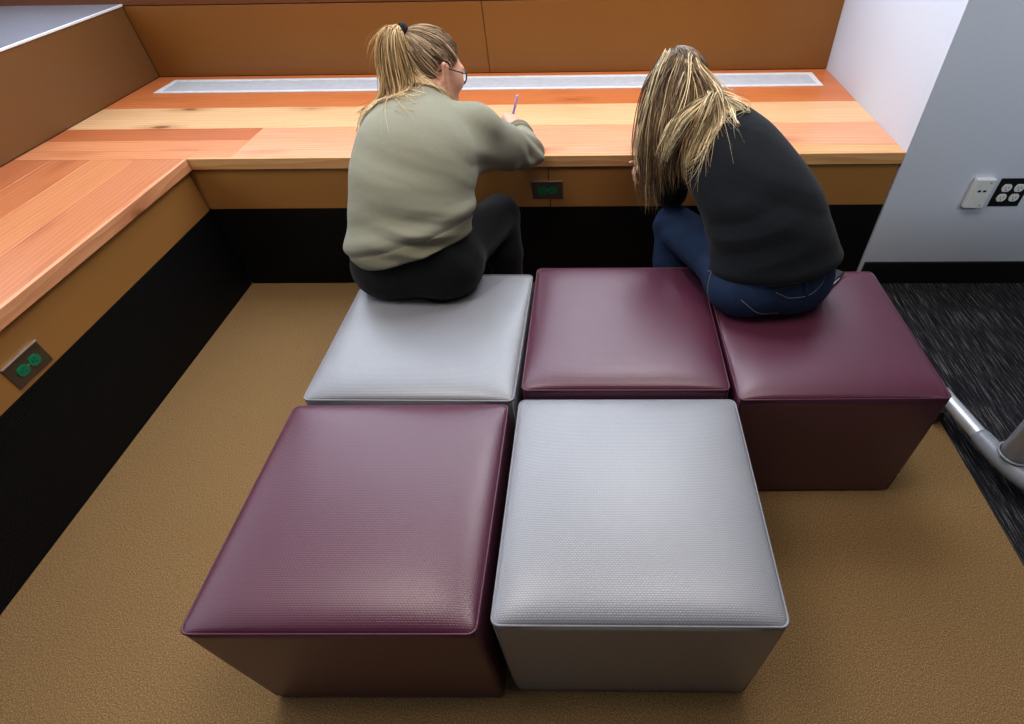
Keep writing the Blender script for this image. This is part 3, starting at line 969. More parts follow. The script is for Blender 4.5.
def build_person(cfg):
    t = thing('person', cfg['label'], 'person', cfg['loc'])
    J = {k: np.array(v, float) for k, v in cfg['J'].items()}
    lat = nrm(J['shR'] - J['shL'])
    M = frame(cfg['face'], cfg['crown'])
    hs = cfg.get('head_scale', 1.0)
    head = head_prims(J['head'], M, hs)
    Hw = lambda x, y, z: J['head'] + M @ (np.array((x, y, z)) * hs)
    neck = p_cone(J['c7'], Hw(0, -0.025, -0.05), 0.058, 0.052)
    hands = []
    for s in 'RL':
        hands += hand_prims(*cfg['hand' + s])
    skin = [(p_spine(cfg['spine'], lat, 14, -0.022), 0), (p_cone(J['shL'], J['shR'], 0.045, 0.045), 0.06), (neck, 0.05), (head, 0.035)]
    for s in 'RL':
        skin += [(p_cone(J['sh' + s], J['el' + s], 0.044, 0.036), 0.03), (p_cone(J['el' + s], J['wr' + s], 0.036, 0.025), 0.015)]
        skin += [(p_cone(J['hip' + s], J['kn' + s], 0.068, 0.048), 0.05), (p_cone(J['kn' + s], J['an' + s], 0.046, 0.033), 0.02)]
        skin += [(p_cone(J['an' + s] + (0, -0.02, -0.035), J['an' + s] + (0, 0.13, -0.055), 0.030, 0.022), 0.02)]
    skin += [(q, min(k, 0.015) if k else 0.012) for q, k in hands]
    fs = union(skin)
    allp = np.array(list(J.values()))
    lo = allp.min(0) - 0.2; hi = allp.max(0) + 0.2; lo[2] = -0.002
    sdf_obj('body', fs, lo, hi, 0.0042, cfg.get('skin', SKIN), t)
    # sweatshirt
    sl = cfg['sleeve']
    sw = [(p_spine(cfg['spine'], lat, 16), 0), (p_cone(J['shL'], J['shR'], sl[0], sl[0]), 0.05), (p_cone(J['c7'] + (0, -0.0, -0.03), J['c7'] + nrm(Hw(0, -0.02, -0.06) - J['c7']) * 0.03, 0.062, 0.056), 0.05)]
    for s in 'RL':
        mid = (J['sh' + s] + J['el' + s]) / 2
        sw += [(p_cone(J['sh' + s], J['el' + s], sl[0], sl[1]), 0.045), (p_cone(J['el' + s], J['wr' + s], sl[1], sl[2]), 0.02)]
    for a_, b_, r0, r1, k_ in cfg.get('sw_extra', ()): sw.append((p_cone(a_, b_, r0, r1), k_))
    base = union(sw)
    hem = p_plane(cfg['hem'][0], -np.array(cfg['hem'][1]))          # >0 below the hem
    cuffs = [p_plane(J['wr' + s] - nrm(J['wr' + s] - J['el' + s]) * cfg.get('cuff', 0.012), J['wr' + s] - J['el' + s]) for s in 'RL']
    ndir = nrm(Hw(0, -0.02, -0.06) - J['c7'])
    neckp = p_plane(J['c7'] + ndir * 0.045, ndir)
    folds = cfg.get('folds', ())
    wrp = [(J['wr' + s], nrm(J['wr' + s] - J['el' + s])) for s in 'RL']
    def fsw(P):
        d = base(P)
        for fo in folds: d = d + foldy(P, *fo)
        h = hem(P)
        d = d - 0.010 * np.exp(-((h + 0.062) / 0.022) ** 2) + 0.004 * np.exp(-((h + 0.018) / 0.016) ** 2) + 0.0035 * np.exp(-((h + 0.042) / 0.007) ** 2)
        d = smax(d, h, 0.006)
        for (w_, dr), c in zip(wrp, cuffs):
            near = np.sqrt(((P - w_.astype(np.float32)) ** 2).sum(1)) < 0.075
            cc = c(P)
            d = np.where(near, smax(d, cc, 0.004), d)
        npl = neckp(P)
        nearn = np.sqrt(((P - J['c7'].astype(np.float32)) ** 2).sum(1)) < 0.14
        return np.where(nearn, smax(d, npl, 0.006), d)
    lo2 = lo.copy(); lo2[2] = cfg['zsw']
    sdf_obj('sweatshirt', fsw, lo2, hi, 0.0045, cfg['top_mat'], t)
    rib = cfg['rib_mat']
    sweat = [o for o in t.children if o.name.startswith('sweatshirt')][0]
    def band(P):
        d = fsw(P) - 0.0016
        return np.maximum(d, -(hem(P) + 0.042))
    bo = sdf_obj('hem_band', band, lo2, (hi[0], hi[1], cfg['zsw'] + 0.30), 0.0045, rib, t, True)
    bo.parent = sweat; bo.matrix_parent_inverse = sweat.matrix_basis.inverted()
    for (w_, dr), cp in zip(wrp, cuffs):
        def cuff(P):
            r_ = np.sqrt(((P - (w_ - dr * 0.04).astype(np.float32)) ** 2).sum(1)) - 0.07
            return np.maximum(np.maximum(fsw(P) - 0.0016, -(cp(P) + 0.045)), r_)
        co_ = sdf_obj('cuff', cuff, w_ - 0.14, w_ + 0.14, 0.004, rib, t, True)
        co_.parent = sweat; co_.matrix_parent_inverse = sweat.matrix_basis.inverted()
    # trousers
    tr = [(p_spine(cfg['seat'], lat, 8), 0)] + [(p_ell(c, r), 0.05) for c, r in cfg['buttocks']]
    for s in 'RL':
        tr += [(p_cone(J['hip' + s], J['kn' + s], 0.088, 0.068), 0.05), (p_cone(J['kn' + s], J['kn' + s] * 0.65 + J['an' + s] * 0.35 + (0, -0.02, 0), 0.066, 0.066), 0.015), (p_cone(J['kn' + s] * 0.65 + J['an' + s] * 0.35 + (0, -0.015, 0), J['an' + s], 0.064, 0.043), 0.015)]
    trb = union(tr)
    def ftr(P):
        d = trb(P)
        for fo in cfg.get('tfolds', ()): d = d + foldy(P, *fo)
        d = smax(d, 0.105 - P[:, 2], 0.004)
        d = smax(d, hem(P) * 0 + (P - V3(*cfg['waist'][0])) @ nrm(cfg['waist'][1]).astype(np.float32), 0.006)
        # the seat under the body flattens the cloth
        return smax(d, cfg['seat_z'] - 0.0 - P[:, 2] - 1.0 * (P[:, 1] > cfg['seat_y']) , 0.02)
    cfg['ftr'] = ftr
    tro = sdf_obj(cfg['legs_name'], ftr, lo, hi, 0.005, cfg['leg_mat'], t)
    # shoes
    for s in 'RL':
        A = J['an' + s]
        sh = union([(p_cone(A + (0, -0.025, -0.045), A + (0, 0.14, -0.058), 0.040, 0.032), 0), (p_cone(A + (0, -0.01, -0.03), A + (0, 0.06, -0.045), 0.042, 0.036), 0.03)])
        so = sdf_obj('shoe', lambda P: smax(sh(P), 0.018 - P[:, 2], 0.004), A + (-0.08, -0.11, -0.1), A + (0.08, 0.22, 0.05), 0.006, SHOE, t)
        sdf_obj('sole', lambda P: smax(smax(sh(P) - 0.004, P[:, 2] - 0.022, 0.003), 0.002 - P[:, 2], 0.003), A + (-0.08, -0.11, -0.1), A + (0.08, 0.22, 0.05), 0.004, SOLE, so)
    # eyes
    for sg in (-1, 1):
        e = ball('eye', Hw(sg * 0.031, 0.079, 0.004), np.array((0.0118, 0.0118, 0.0118)) * hs, EYEW, t, M)
        ball('iris', Hw(sg * 0.031, 0.0862, 0.002), np.array((0.0058, 0.0052, 0.0058)) * hs, simple('iris', srgb(70, 90, 100), 0.2), e, M)
    outer = union([(fsw, 0), (fs, 0)])
    return t, J, M, Hw, outer

def scalp_cap(J, M, hs, grow, keep, h=0.005):
    """hair-covered skin: inflated skull cut by a hairline; keep(local pts)->positive where hair grows"""
    c = J['head']
    sk = union([(p_ell(c + M @ (np.array((0, -0.012, 0.028)) * hs), np.array((0.073, 0.094, 0.084)) * hs + grow, M), 0),
                (p_ell(c + M @ (np.array((0, -0.03, -0.03)) * hs), np.array((0.058, 0.062, 0.062)) * hs + grow, M), 0.03)])
    Mf = M.astype(np.float32); cf = c.astype(np.float32)
    def f(P):
        q = (P - cf) @ Mf / hs
        return smax(sk(P), -keep(q), 0.006)
    v, q = mesh_sdf(f, c - 0.16, c + 0.16, h)
    return v, q

# ------------------------------------------------------------------ person in olive sweatshirt
cfg1 = dict(
    label='person in an olive grey sweatshirt and glasses with a blonde ponytail, writing at the counter',
    loc=(-0.575, 0.96, 0.42),
    J=dict(head=(-0.534, 1.385, 0.909), c7=(-0.533, 1.265, 0.836),
           shR=(-0.410, 1.265, 0.780), elR=(-0.292, 1.463, 0.630), wrR=(-0.338, 1.650, 0.632),
           shL=(-0.652, 1.238, 0.785), elL=(-0.640, 1.475, 0.636), wrL=(-0.520, 1.670, 0.616),
           hipR=(-0.490, 1.030, 0.495), knR=(-0.388, 1.350, 0.452), anR=(-0.372, 1.265, 0.095),
           hipL=(-0.665, 1.030, 0.495), knL=(-0.640, 1.340, 0.455), anL=(-0.640, 1.270, 0.095)),
    spine=[((-0.583, 0.995, 0.540), 0.177, 0.130), ((-0.576, 1.020, 0.625), 0.165, 0.118), ((-0.563, 1.075, 0.710), 0.166, 0.118),
           ((-0.550, 1.150, 0.775), 0.163, 0.110), ((-0.540, 1.220, 0.812), 0.120, 0.080)],
    face=(0.62, 0.66, -0.36), crown=(0.16, 0.34, 0.92), head_scale=0.94,
    handR=((-0.338, 1.650, 0.632), (-0.35, 0.90, 0.12), (0.35, 0.10, 0.90), -1,
           [(50, 55, 30), (58, 60, 35), (66, 62, 40), (72, 62, 40)], [(0.70, 0.55, -0.55), (0.85, 0.1, -0.5), (0.9, -0.35, -0.2)], 0.92, 0.5),
    handL=((-0.520, 1.670, 0.616), (0.45, 0.88, -0.08), (0.0, 0.0, 1.0), 1,
           [(12, 18, 12), (10, 18, 12), (12, 20, 14), (14, 22, 16)], [(0.75, 0.65, -0.1), (0.9, 0.4, -0.15), (0.95, 0.2, -0.15)], 0.92, 1.0),
    sleeve=(0.066, 0.053, 0.037),
    cuff=0.034, hem=((-0.72, 0.89, 0.534), (-0.27, 0.22, 1.0)), sw_extra=[((-0.43, 1.20, 0.735), (-0.345, 1.37, 0.672), 0.058, 0.052, 0.04)], zsw=0.42,
    folds=[((-0.50, 0.90, 0.60), (0.25, 0.1, 1.0), 105, 0.0085, 0.11), ((-0.66, 0.92, 0.58), (-0.35, 0.1, 1.0), 85, 0.005, 0.10),
           ((-0.40, 1.15, 0.72), (0.75, 0.1, 0.6), 90, 0.0040, 0.11), ((-0.29, 1.46, 0.62), (0.2, 0.8, 0.5), 130, 0.0065, 0.085),
           ((-0.335, 1.60, 0.61), (-0.15, 1.0, 0.1), 190, 0.0095, 0.075), ((-0.56, 1.02, 0.75), (0.4, 0.3, 1.0), 40, 0.004, 0.16)],
    seat=[((-0.580, 0.995, 0.500), 0.168, 0.112), ((-0.582, 1.002, 0.56), 0.160, 0.108), ((-0.574, 1.02, 0.65), 0.148, 0.098)],
    buttocks=[((-0.655, 0.975, 0.485), (0.105, 0.088, 0.085)), ((-0.495, 0.978, 0.485), (0.105, 0.088, 0.085))],
    waist=((-0.58, 1.0, 0.66), (0, 0.2, 1)), seat_z=0.398, seat_y=1.05,
    legs_name='leggings', leg_mat=LEGGING, rib_mat=OLIVE_RIB, top_mat=OLIVE,
    tfolds=[((-0.49, 1.0, 0.55), (0.6, 0.6, 0.3), 80, 0.003, 0.12)],
)
p1, J1, M1, H1, T1 = build_person(cfg1)

BL = [srgb(236, 206, 156), srgb(224, 188, 134), srgb(204, 166, 112), srgb(244, 224, 186), srgb(176, 138, 94)]
ROOT = [srgb(140, 114, 92), srgb(166, 138, 108), srgb(190, 162, 128), srgb(112, 90, 74), srgb(206, 182, 148)]
EAR = np.array([0.080, -0.004, -0.006], np.float32)
keep1 = lambda q: np.minimum(np.sqrt(((np.abs(q) * (1, 0, 0) + q * (0, 1, 1) - EAR) ** 2).sum(1)) - 0.030, np.minimum(0.050 - q[:, 1] + np.maximum(q[:, 2] - 0.03, 0) * 0.35, 0.05 + q[:, 2] * 1.0 - (q[:, 1] + 0.06) * 0.75))
cap1 = scalp_cap(J1, M1, 0.94, 0.005, keep1)
tie1 = H1(-0.014, -0.096, 0.086)
hd = J1['head']
def skull_path(d0, d1, r, n=14):
    out = []
    d0 = nrm(d0); d1 = nrm(d1)
    for t in np.linspace(0, 1, n):
        d = nrm(d0 * (1 - t) + d1 * t)
        rr = 1 / math.sqrt((d[0] / (0.073 + r)) ** 2 + (d[1] / (0.094 + r)) ** 2 + (d[2] / (0.084 + r)) ** 2)
        p = d * rr + np.array((0, -0.012, 0.028))
        out.append(p)
    return out
g1 = []
tl = np.array((-0.014, -0.082, 0.056))
for k in range(620):
    while True:
        d = rng.normal(size=3); d /= np.linalg.norm(d)
        q = d * np.array((0.078, 0.099, 0.089)) + np.array((0, -0.012, 0.028))
        if keep1(q[None])[0] > -0.004: break
    pth = skull_path(d, tl, 0.0075 + 0.0025 * rng.random())
    pts = [H1(*p) for p in pth[::2]] + [tie1]
    g1.append(dict(pts=pts, n=1, s0=0.001, s1=0.003, r=0.0017, cols=ROOT, frizz=0.0006, tmin=0.98, m=12))
# pony tail: up and out of the tie, then down over the collar
pony = [
    ([(0, 0, 0), (-0.022, -0.035, 0.016), (-0.044, -0.056, -0.030), (-0.046, -0.066, -0.110), (-0.028, -0.096, -0.170), (-0.050, -0.140, -0.205), (-0.092, -0.148, -0.195)], 90, 0.016),
    ([(0, 0, 0), (-0.016, -0.040, 0.018), (-0.026, -0.064, -0.030), (-0.026, -0.074, -0.110), (-0.014, -0.108, -0.170), (0.006, -0.150, -0.212), (0.036, -0.156, -0.204)], 100, 0.016),
    ([(0, 0, 0), (-0.008, -0.040, 0.010), (-0.004, -0.058, -0.040), (0.002, -0.066, -0.105), (0.006, -0.100, -0.158), (-0.022, -0.142, -0.208), (-0.050, -0.156, -0.206)], 80, 0.015),
    ([(0, 0, 0), (0.000, -0.036, 0.002), (0.010, -0.050, -0.050), (0.036, -0.056, -0.115), (0.058, -0.078, -0.160), (0.058, -0.100, -0.195)], 30, 0.007),
    ([(0, 0, 0), (-0.030, -0.030, 0.012), (-0.058, -0.044, -0.040), (-0.058, -0.060, -0.120), (-0.066, -0.096, -0.176), (-0.120, -0.116, -0.192), (-0.150, -0.100, -0.200)], 50, 0.014),
]
for pts, n, s1 in pony:
    g1.append(dict(pts=[tie1 + np.array(p) for p in pts], n=int(n * 1.7), s0=0.006, s1=s1, sm=0.008, r=0.0016, cols=BL, frizz=0.006, tmin=0.8, m=20))
# stray flyaways
for k in range(26):
    a = rng.uniform(-0.12, -0.05); b = rng.uniform(-0.1, 0.03)
    g1.append(dict(pts=[tie1 + np.array(p) for p in ((0, 0, 0), (-0.03, -0.03, 0.02 + b * 0.2), (a * 0.8, -0.04, b * 0.5), (a, -0.04, b - 0.03))], n=1, s0=0.002, s1=0.01, r=0.0006, cols=BL, frizz=0.004, m=14))
hair1 = strands('hair', g1, HAIR, p1, (cap1[0], cap1[1], srgb(112, 88, 68)), outer=T1, clear=0.006)
hair1['label'] = 'blonde hair tied in a high ponytail'
bm = bmesh.new()
tn = nrm(tie1 - (hd + M1 @ np.array((0, -0.012, 0.028))))
tu = nrm(np.cross(tn, (0, 0, 1))); tv = np.cross(tn, tu)
lc1 = np.array(p1.location)
for q in range(3):
    add_tube(bm, [tie1 - lc1 + tn * (0.002 + 0.005 * q) + (0.0155 - 0.001 * q) * (math.cos(a) * tu + math.sin(a) * tv) for a in np.linspace(0, 2 * math.pi, 25)[:-1]], 0.0052, 8, closed=True)
obj('hair_tie', bm, TIE, p1, True)
# spectacles
gl = bpy.data.objects.new('glasses', None); COL.objects.link(gl); gl.parent = p1
bm = bmesh.new()
for sg in (-1, 1):
    ring = [H1(sg * 0.032 + 0.024 * math.cos(a), 0.101 - 0.010 * abs(sg * 0.032 + 0.024 * math.cos(a)) / 0.05, -0.004 + 0.020 * math.sin(a)) - lc1 for a in np.linspace(0, 2 * math.pi, 29)[:-1]]
    add_tube(bm, ring, 0.0020, 8, closed=True)
add_tube(bm, [H1(x, 0.104 + 0.002 * (1 - abs(x) / .008), 0.004) - lc1 for x in (-0.009, 0, 0.009)], 0.0016, 8)
obj('rim', bm, FRAME, gl, True)
for sg in (-1, 1):
    bm = bmesh.new()
    add_tube(bm, [H1(*p) - lc1 for p in ((sg * 0.055, 0.091, 0.004), (sg * 0.072, 0.075, 0.006), (sg * 0.080, 0.03, 0.008), (sg * 0.083, -0.012, 0.010), (sg * 0.080, -0.030, -0.004))], 0.0019, 8)
    obj('temple_arm', bm, FRAME, gl, True)
    bm = bmesh.new()
    ring = [bm.verts.new(H1(sg * 0.032 + 0.0232 * math.cos(a), 0.101 - 0.010 * abs(sg * 0.032 + 0.0232 * math.cos(a)) / 0.05, -0.004 + 0.0192 * math.sin(a)) - lc1) for a in np.linspace(0, 2 * math.pi, 29)[:-1]]
    bm.faces.new(ring); obj('lens', bm, LENS, gl)

# pen held in the right hand
PENTIP, PENTOP = np.array((-0.392, 1.800, 0.573)), np.array((-0.340, 1.745, 0.715))
pen = thing('pen', 'pale purple pen held upright by the person in the olive sweatshirt', 'pen', PENTIP)
dv = PENTOP - PENTIP; du = nrm(dv)
bm = bmesh.new(); add_tube(bm, [du * 0.012, du * 0.11], 0.0044, 10); obj('barrel', bm, simple('lilac_plastic', srgb(150, 138, 196), 0.3), pen, True)
bm = bmesh.new(); add_tube(bm, [du * 0.0, du * 0.012], [0.0008, 0.0040], 10); obj('tip', bm, STEEL, pen, True)
bm = bmesh.new(); add_tube(bm, [du * 0.11, du * 0.157, du * 0.160], [0.0054, 0.0050, 0.003], 10); pc = obj('cap', bm, simple('violet_plastic', srgb(196, 178, 232), 0.3), pen, True)
bm = bmesh.new(); s_ = nrm(np.cross(du, (1, 0, 0))); add_tube(bm, [du * 0.154 - s_ * 0.006, du * 0.118 - s_ * 0.0065], 0.0015, 6); obj('clip', bm, simple('lilac_clip', srgb(176, 158, 216), 0.3), pc, True)

# ------------------------------------------------------------------ person in black sweatshirt
cfg2 = dict(
    label='person in a black sweatshirt and blue jeans with long loose hair, bent over the counter',
    loc=(0.43, 0.92, 0.42),
    J=dict(head=(0.192, 1.370, 0.838), c7=(0.292, 1.260, 0.815),
           shR=(0.395, 1.235, 0.735), elR=(0.360, 1.470, 0.636), wrR=(0.210, 1.660, 0.616),
           shL=(0.190, 1.270, 0.745), elL=(0.195, 1.330, 0.545), wrL=(0.165, 1.405, 0.572),
           hipR=(0.520, 0.950, 0.495), knR=(0.490, 1.330, 0.455), anR=(0.480, 1.265, 0.095),
           hipL=(0.350, 0.960, 0.495), knL=(0.212, 1.290, 0.440), anL=(0.215, 1.235, 0.095)),
    spine=[((0.438, 0.925, 0.540), 0.167, 0.130), ((0.418, 0.965, 0.620), 0.158, 0.125), ((0.374, 1.045, 0.695), 0.150, 0.118),
           ((0.328, 1.145, 0.748), 0.138, 0.106), ((0.300, 1.220, 0.785), 0.105, 0.078)],
    face=(-0.22, 0.72, -0.66), crown=(-0.10, 0.62, 0.75), head_scale=0.96,
    handR=((0.210, 1.660, 0.616), (-0.55, 0.82, -0.02), (0.1, 0.0, 1.0), -1,
           [(40, 45, 30), (45, 50, 35), (50, 50, 35), (55, 50, 35)], [(0.75, 0.6, -0.4), (0.9, 0.2, -0.4), (0.95, -0.1, -0.3)], 0.92, 0.5),
    handL=((0.165, 1.405, 0.572), (-0.74, 0.66, 0.02), (0.1, 0.1, 1.0), 1,
           [(6, 10, 8), (40, 60, 40), (48, 62, 40), (52, 64, 40)], [(0.75, 0.6, -0.4), (0.9, 0.1, -0.4), (0.95, -0.2, -0.3)], 0.90, 0.6),
    sleeve=(0.064, 0.050, 0.036),
    hem=((0.44, 0.86, 0.502), (-0.16, 0.20, 1.0)), zsw=0.40,
    folds=[((0.36, 0.92, 0.60), (-0.5, 0.1, 1.0), 80, 0.006, 0.12), ((0.45, 0.95, 0.68), (0.3, 0.2, 1.0), 55, 0.004, 0.14), ((0.33, 1.15, 0.75), (0.6, 0.3, 0.8), 60, 0.004, 0.12)],
    seat=[((0.422, 0.930, 0.500), 0.145, 0.115), ((0.440, 0.930, 0.55), 0.150, 0.110), ((0.436, 0.95, 0.60), 0.13, 0.095)],
    buttocks=[((0.360, 0.905, 0.485), (0.105, 0.105, 0.085)), ((0.500, 0.925, 0.487), (0.092, 0.095, 0.083))],
    waist=((0.44, 0.92, 0.60), (0, 0.2, 1)), seat_z=0.398, seat_y=1.05,
    legs_name='jeans', leg_mat=DENIM, rib_mat=BLACK_RIB, top_mat=BLACKK,
    tfolds=[((0.34, 1.0, 0.5), (0.7, 0.5, 0.2), 80, 0.004, 0.12), ((0.2, 1.28, 0.45), (0.3, 0.8, 0.5), 90, 0.003, 0.09)],
)
p2, J2, M2, H2, T2 = build_person(cfg2)

BR = [srgb(112, 86, 64), srgb(84, 64, 50), srgb(136, 106, 78), srgb(178, 146, 106), srgb(104, 84, 70)]
TIPS = [srgb(222, 190, 140), srgb(204, 166, 114), srgb(236, 210, 164), srgb(160, 124, 86)]
LT = [srgb(244, 222, 178), srgb(234, 204, 152), srgb(250, 236, 206)]
keep2 = lambda q: np.minimum(0.060 - q[:, 1] + np.maximum(q[:, 2] - 0.02, 0) * 0.4, q[:, 2] + 0.075)
cap2 = scalp_cap(J2, M2, 0.96, 0.006, keep2)
g2 = []
def lock(pts, n, s0, s1, cols, **k):
    g2.append(dict(pts=pts, n=int(n * 1.7) if n > 25 else n, s0=s0, s1=s1, cols=cols, **{**dict(br=[0.45, 0.7, 0.95, 1.15, 1.4], r=0.0016, sm=0.014, frizz=0.007, tmin=0.70, m=20), **k}))
# combed over the skull from the parting
for k in range(620):
    sgn = -1 if rng.random() < 0.6 else 1
    y0 = rng.uniform(-0.6, 0.75)
    d0 = np.array((-0.12 + rng.normal() * 0.05, y0, 1.0))
    d1 = np.array((sgn * rng.uniform(0.4, 1.0), rng.uniform(-0.9, 0.35), rng.uniform(-0.75, -0.2)))
    if k % 3 == 0: d1 = np.array((rng.uniform(-0.6, 0.6), -1.0, rng.uniform(-0.7, 0.1)))
    pth = skull_path(d0, d1, 0.009 + 0.006 * rng.random())
    g2.append(dict(pts=[H2(*p) for p in pth[::2]], n=1, s0=0.001, s1=0.006, r=0.0018, cols=BR, br=[0.5, 0.75, 0.95, 1.15], frizz=0.002, tmin=0.9, m=14))
# curtain of hair falling past the left shoulder
lock([(0.172, 1.360, 0.945), (0.130, 1.350, 0.910), (0.110, 1.325, 0.835), (0.102, 1.270, 0.735), (0.100, 1.220, 0.650), (0.108, 1.190, 0.585)], 130, 0.010, 0.013, BR + BR + TIPS)
lock([(0.172, 1.330, 0.948), (0.140, 1.285, 0.918), (0.120, 1.240, 0.850), (0.112, 1.205, 0.750), (0.114, 1.180, 0.650), (0.124, 1.170, 0.575)], 170, 0.014, 0.020, BR + BR + TIPS)
lock([(0.180, 1.300, 0.944), (0.162, 1.250, 0.900), (0.150, 1.205, 0.820), (0.146, 1.175, 0.730), (0.158, 1.160, 0.635)], 150, 0.016, 0.022, BR + BR + TIPS)
lock([(0.192, 1.290, 0.940), (0.192, 1.240, 0.892), (0.184, 1.195, 0.815), (0.180, 1.165, 0.740), (0.192, 1.150, 0.660)], 130, 0.016, 0.024, BR + BR + TIPS)
lock([(0.208, 1.290, 0.936), (0.222, 1.240, 0.888), (0.225, 1.190, 0.828), (0.222, 1.165, 0.765), (0.238, 1.150, 0.695)], 120, 0.016, 0.022, BR + BR + TIPS)
# pale locks thrown over from the right side of the neck
lock([(0.225, 1.330, 0.940), (0.258, 1.285, 0.895), (0.278, 1.225, 0.872), (0.286, 1.170, 0.815), (0.284, 1.140, 0.740)], 70, 0.010, 0.020, LT + TIPS)
lock([(0.278, 1.255, 0.876), (0.242, 1.185, 0.884), (0.196, 1.140, 0.866), (0.158, 1.125, 0.816), (0.138, 1.125, 0.745)], 60, 0.009, 0.011, LT, tmin=0.8, r=0.0019)
lock([(0.275, 1.252, 0.878), (0.248, 1.178, 0.880), (0.220, 1.135, 0.844), (0.205, 1.120, 0.784), (0.206, 1.112, 0.715)], 55, 0.010, 0.018, LT + TIPS, tmin=0.7)
lock([(0.272, 1.265, 0.876), (0.265, 1.200, 0.872), (0.258, 1.150, 0.815), (0.256, 1.130, 0.745), (0.270, 1.125, 0.690)], 60, 0.010, 0.018, LT + TIPS, tmin=0.7)
lock([(0.150, 1.330, 0.965), (0.128, 1.270, 0.915), (0.105, 1.225, 0.820), (0.092, 1.195, 0.720), (0.094, 1.180, 0.640)], 14, 0.012, 0.014, LT, tmin=0.75)
lock([(0.200, 1.305, 0.962), (0.180, 1.240, 0.915), (0.150, 1.195, 0.850), (0.128, 1.170, 0.770), (0.116, 1.160, 0.690)], 14, 0.014, 0.014, LT, tmin=0.75)
# loose flips over the shoulder
lock([(0.270, 1.270, 0.880), (0.305, 1.215, 0.880), (0.338, 1.200, 0.862), (0.330, 1.190, 0.832), (0.300, 1.165, 0.815)], 16, 0.006, 0.014, LT, r=0.0014)
lock([(0.275, 1.262, 0.880), (0.305, 1.200, 0.874), (0.318, 1.165, 0.815), (0.304, 1.140, 0.765)], 14, 0.006, 0.012, LT, r=0.0015)
lock([(0.275, 1.262, 0.880), (0.320, 1.220, 0.872), (0.365, 1.195, 0.846)], 10, 0.004, 0.010, LT, r=0.0011)
hair2 = strands('hair', g2, HAIR, p2, (cap2[0], cap2[1], srgb(96, 74, 56)), outer=T2)
hair2['label'] = 'long loose brown hair with blonde ends'

# phone lying on the seat beside the hip
ph = thing('phone', 'black phone with a bright metal edge lying on the maroon seat against the jeans', 'phone', (0.628, 0.996, 0.4315), R(-44))
bm = bmesh.new(); box(bm, -0.033, 0.033, -0.066, 0.066, 0.0, 0.008, 0.003, 3); obj('case', bm, BLACKPL, ph, True)
bm = bmesh.new(); add_tube(bm, [(0.0335, y, 0.0045) for y in (-0.058, 0, 0.03)], 0.0022, 8); obj('metal_edge', bm, ALU, ph, True)
bm = bmesh.new(); box(bm, -0.029, 0.029, -0.061, 0.061, 0.008, 0.0084); obj('screen', bm, simple('phone_glass', srgb(8, 8, 10), 0.12), ph)

# seams and back pocket stitching, laid on the cloth
STITCHES = [[(0.341, 0.83, 0.5), (0.387, 0.83, 0.472), (0.447, 0.83, 0.458)],
            [(0.416, 0.84, 0.523), (0.456, 0.84, 0.509), (0.504, 0.84, 0.512), (0.537, 0.84, 0.535), (0.557, 0.84, 0.565)],
            [(0.22, 0.88, 0.557), (0.257, 0.88, 0.5), (0.302, 0.88, 0.457)],
            [(0.225, 0.9, 0.539), (0.245, 0.9, 0.535), (0.266, 0.9, 0.533)]]
LOOP = [(0.488, 0.84, 0.552), (0.493, 0.84, 0.530), (0.498, 0.84, 0.512)]
def on_cloth(pts, n=24, lift=0.0008):
    A = spline(pts, n).astype(np.float32); f = cfg2['ftr']; e = 0.003
    for _ in range(8):
        d = f(A) - lift
        gr = np.stack([f(A + V3(*(e * (np.arange(3) == k)))) - f(A - V3(*(e * (np.arange(3) == k)))) for k in range(3)], 1)
        gr /= np.linalg.norm(gr, axis=1)[:, None] + 1e-6
        A = A - gr * d[:, None]
    return A - np.array(p2.location, np.float32)
jeans = [o for o in p2.children if o.name.startswith('jeans')][0]
for L_ in STITCHES:
    bm = bmesh.new(); add_tube(bm, on_cloth(L_), 0.0010, 5); obj('stitching', bm, STITCH, jeans, True)
bm = bmesh.new(); add_tube(bm, on_cloth(LOOP, 8, 0.002), 0.0042, 8); obj('belt_loop', bm, DENIM, jeans, True)

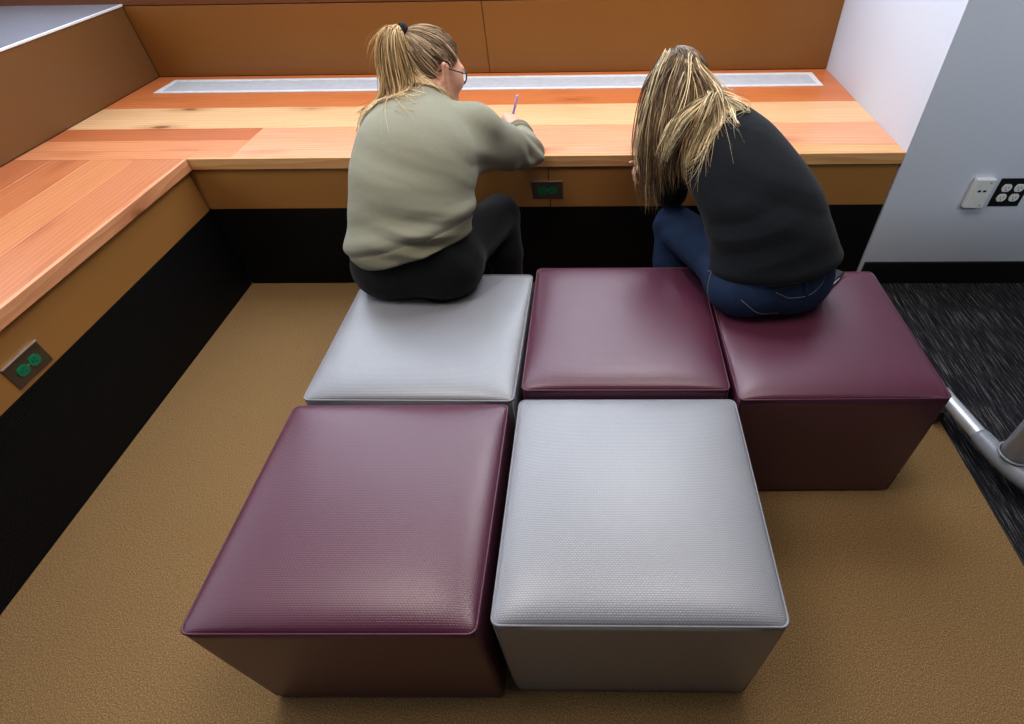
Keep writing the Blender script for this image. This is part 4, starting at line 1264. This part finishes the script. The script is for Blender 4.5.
# ------------------------------------------------------------------ camera
cd = bpy.data.cameras.new('camera')
cam = bpy.data.objects.new('camera', cd)
COL.objects.link(cam)
a, b, c = R(44.0451), R(1.6991), R(-1.25)
rz = Matrix.Rotation(b, 3, 'Z')
vr = rz @ Vector((1, 0, 0)); vu = rz @ Vector((0, math.sin(a), math.cos(a))); vf = rz @ Vector((0, math.cos(a), -math.sin(a)))
ax = vr * math.cos(c) + vu * math.sin(c)
ay = -vr * math.sin(c) + vu * math.cos(c)
m = Matrix((ax, ay, -vf)).transposed().to_4x4()
m.translation = Vector((-0.0488, -0.3189, 1.4095))
cam.matrix_world = m
cd.sensor_width = 36.0
cd.lens = 537.81 * 36 / 1024
cd.shift_x = -(585.94 - 512) / 1024
cd.shift_y = (350.22 - 362) / 1024
cd.clip_start = 0.02
scene.camera = cam

# ------------------------------------------------------------------ light
wd = bpy.data.worlds.new('world')
scene.world = wd
wd.use_nodes = True
bg = wd.node_tree.nodes['Background']
bg.inputs[0].default_value = (0.80, 0.88, 1.0, 1)
bg.inputs[1].default_value = 0.04

def area(name, loc_, target, sx, sy, power, color):
    ld = bpy.data.lights.new(name, 'AREA')
    ld.shape = 'RECTANGLE'
    ld.size, ld.size_y = sx, sy
    ld.energy = power
    ld.color = color
    o = bpy.data.objects.new(name, ld)
    COL.objects.link(o)
    o.location = loc_
    d = Vector(target) - Vector(loc_)
    o.rotation_euler = d.to_track_quat('-Z', 'Y').to_euler()
    return o
area('window_light_back', (-0.9, YB - 0.03, 2.30), (-0.9, 0.0, 1.0), 3.4, 2.2, 104, (0.78, 0.88, 1.0))
area('window_light_left', (-2.85, 0.4, 1.8), (0.0, 0.8, 0.6), 3.6, 1.5, 32, (0.80, 0.90, 1.0))
area('ceiling_lamp', (0.25, 1.75, 2.85), (0.25, 1.75, 0), 0.7, 0.6, 14, (1.0, 0.97, 0.94))
area('ceiling_lamp', (-1.0, 0.40, 2.85), (-0.9, 0.6, 0), 0.9, 0.9, 23, (1.0, 0.94, 0.87))
area('ceiling_lamp', (0.45, 0.32, 2.85), (0.45, 0.5, 0), 0.9, 0.9, 18, (1.0, 0.94, 0.87))
wl_ = area('wall_fill_light', (2.6, -0.9, 2.4), (1.7, 1.55, 1.0), 1.0, 1.0, 4, (0.80, 0.92, 1.0))  # added cool fill aimed at the white wall, spread kept narrow
wl_.data.spread = R(64)

scene.view_settings.view_transform = 'Standard'
scene.view_settings.look = 'None'
scene.view_settings.exposure = 0.20
scene.view_settings.gamma = 0.90
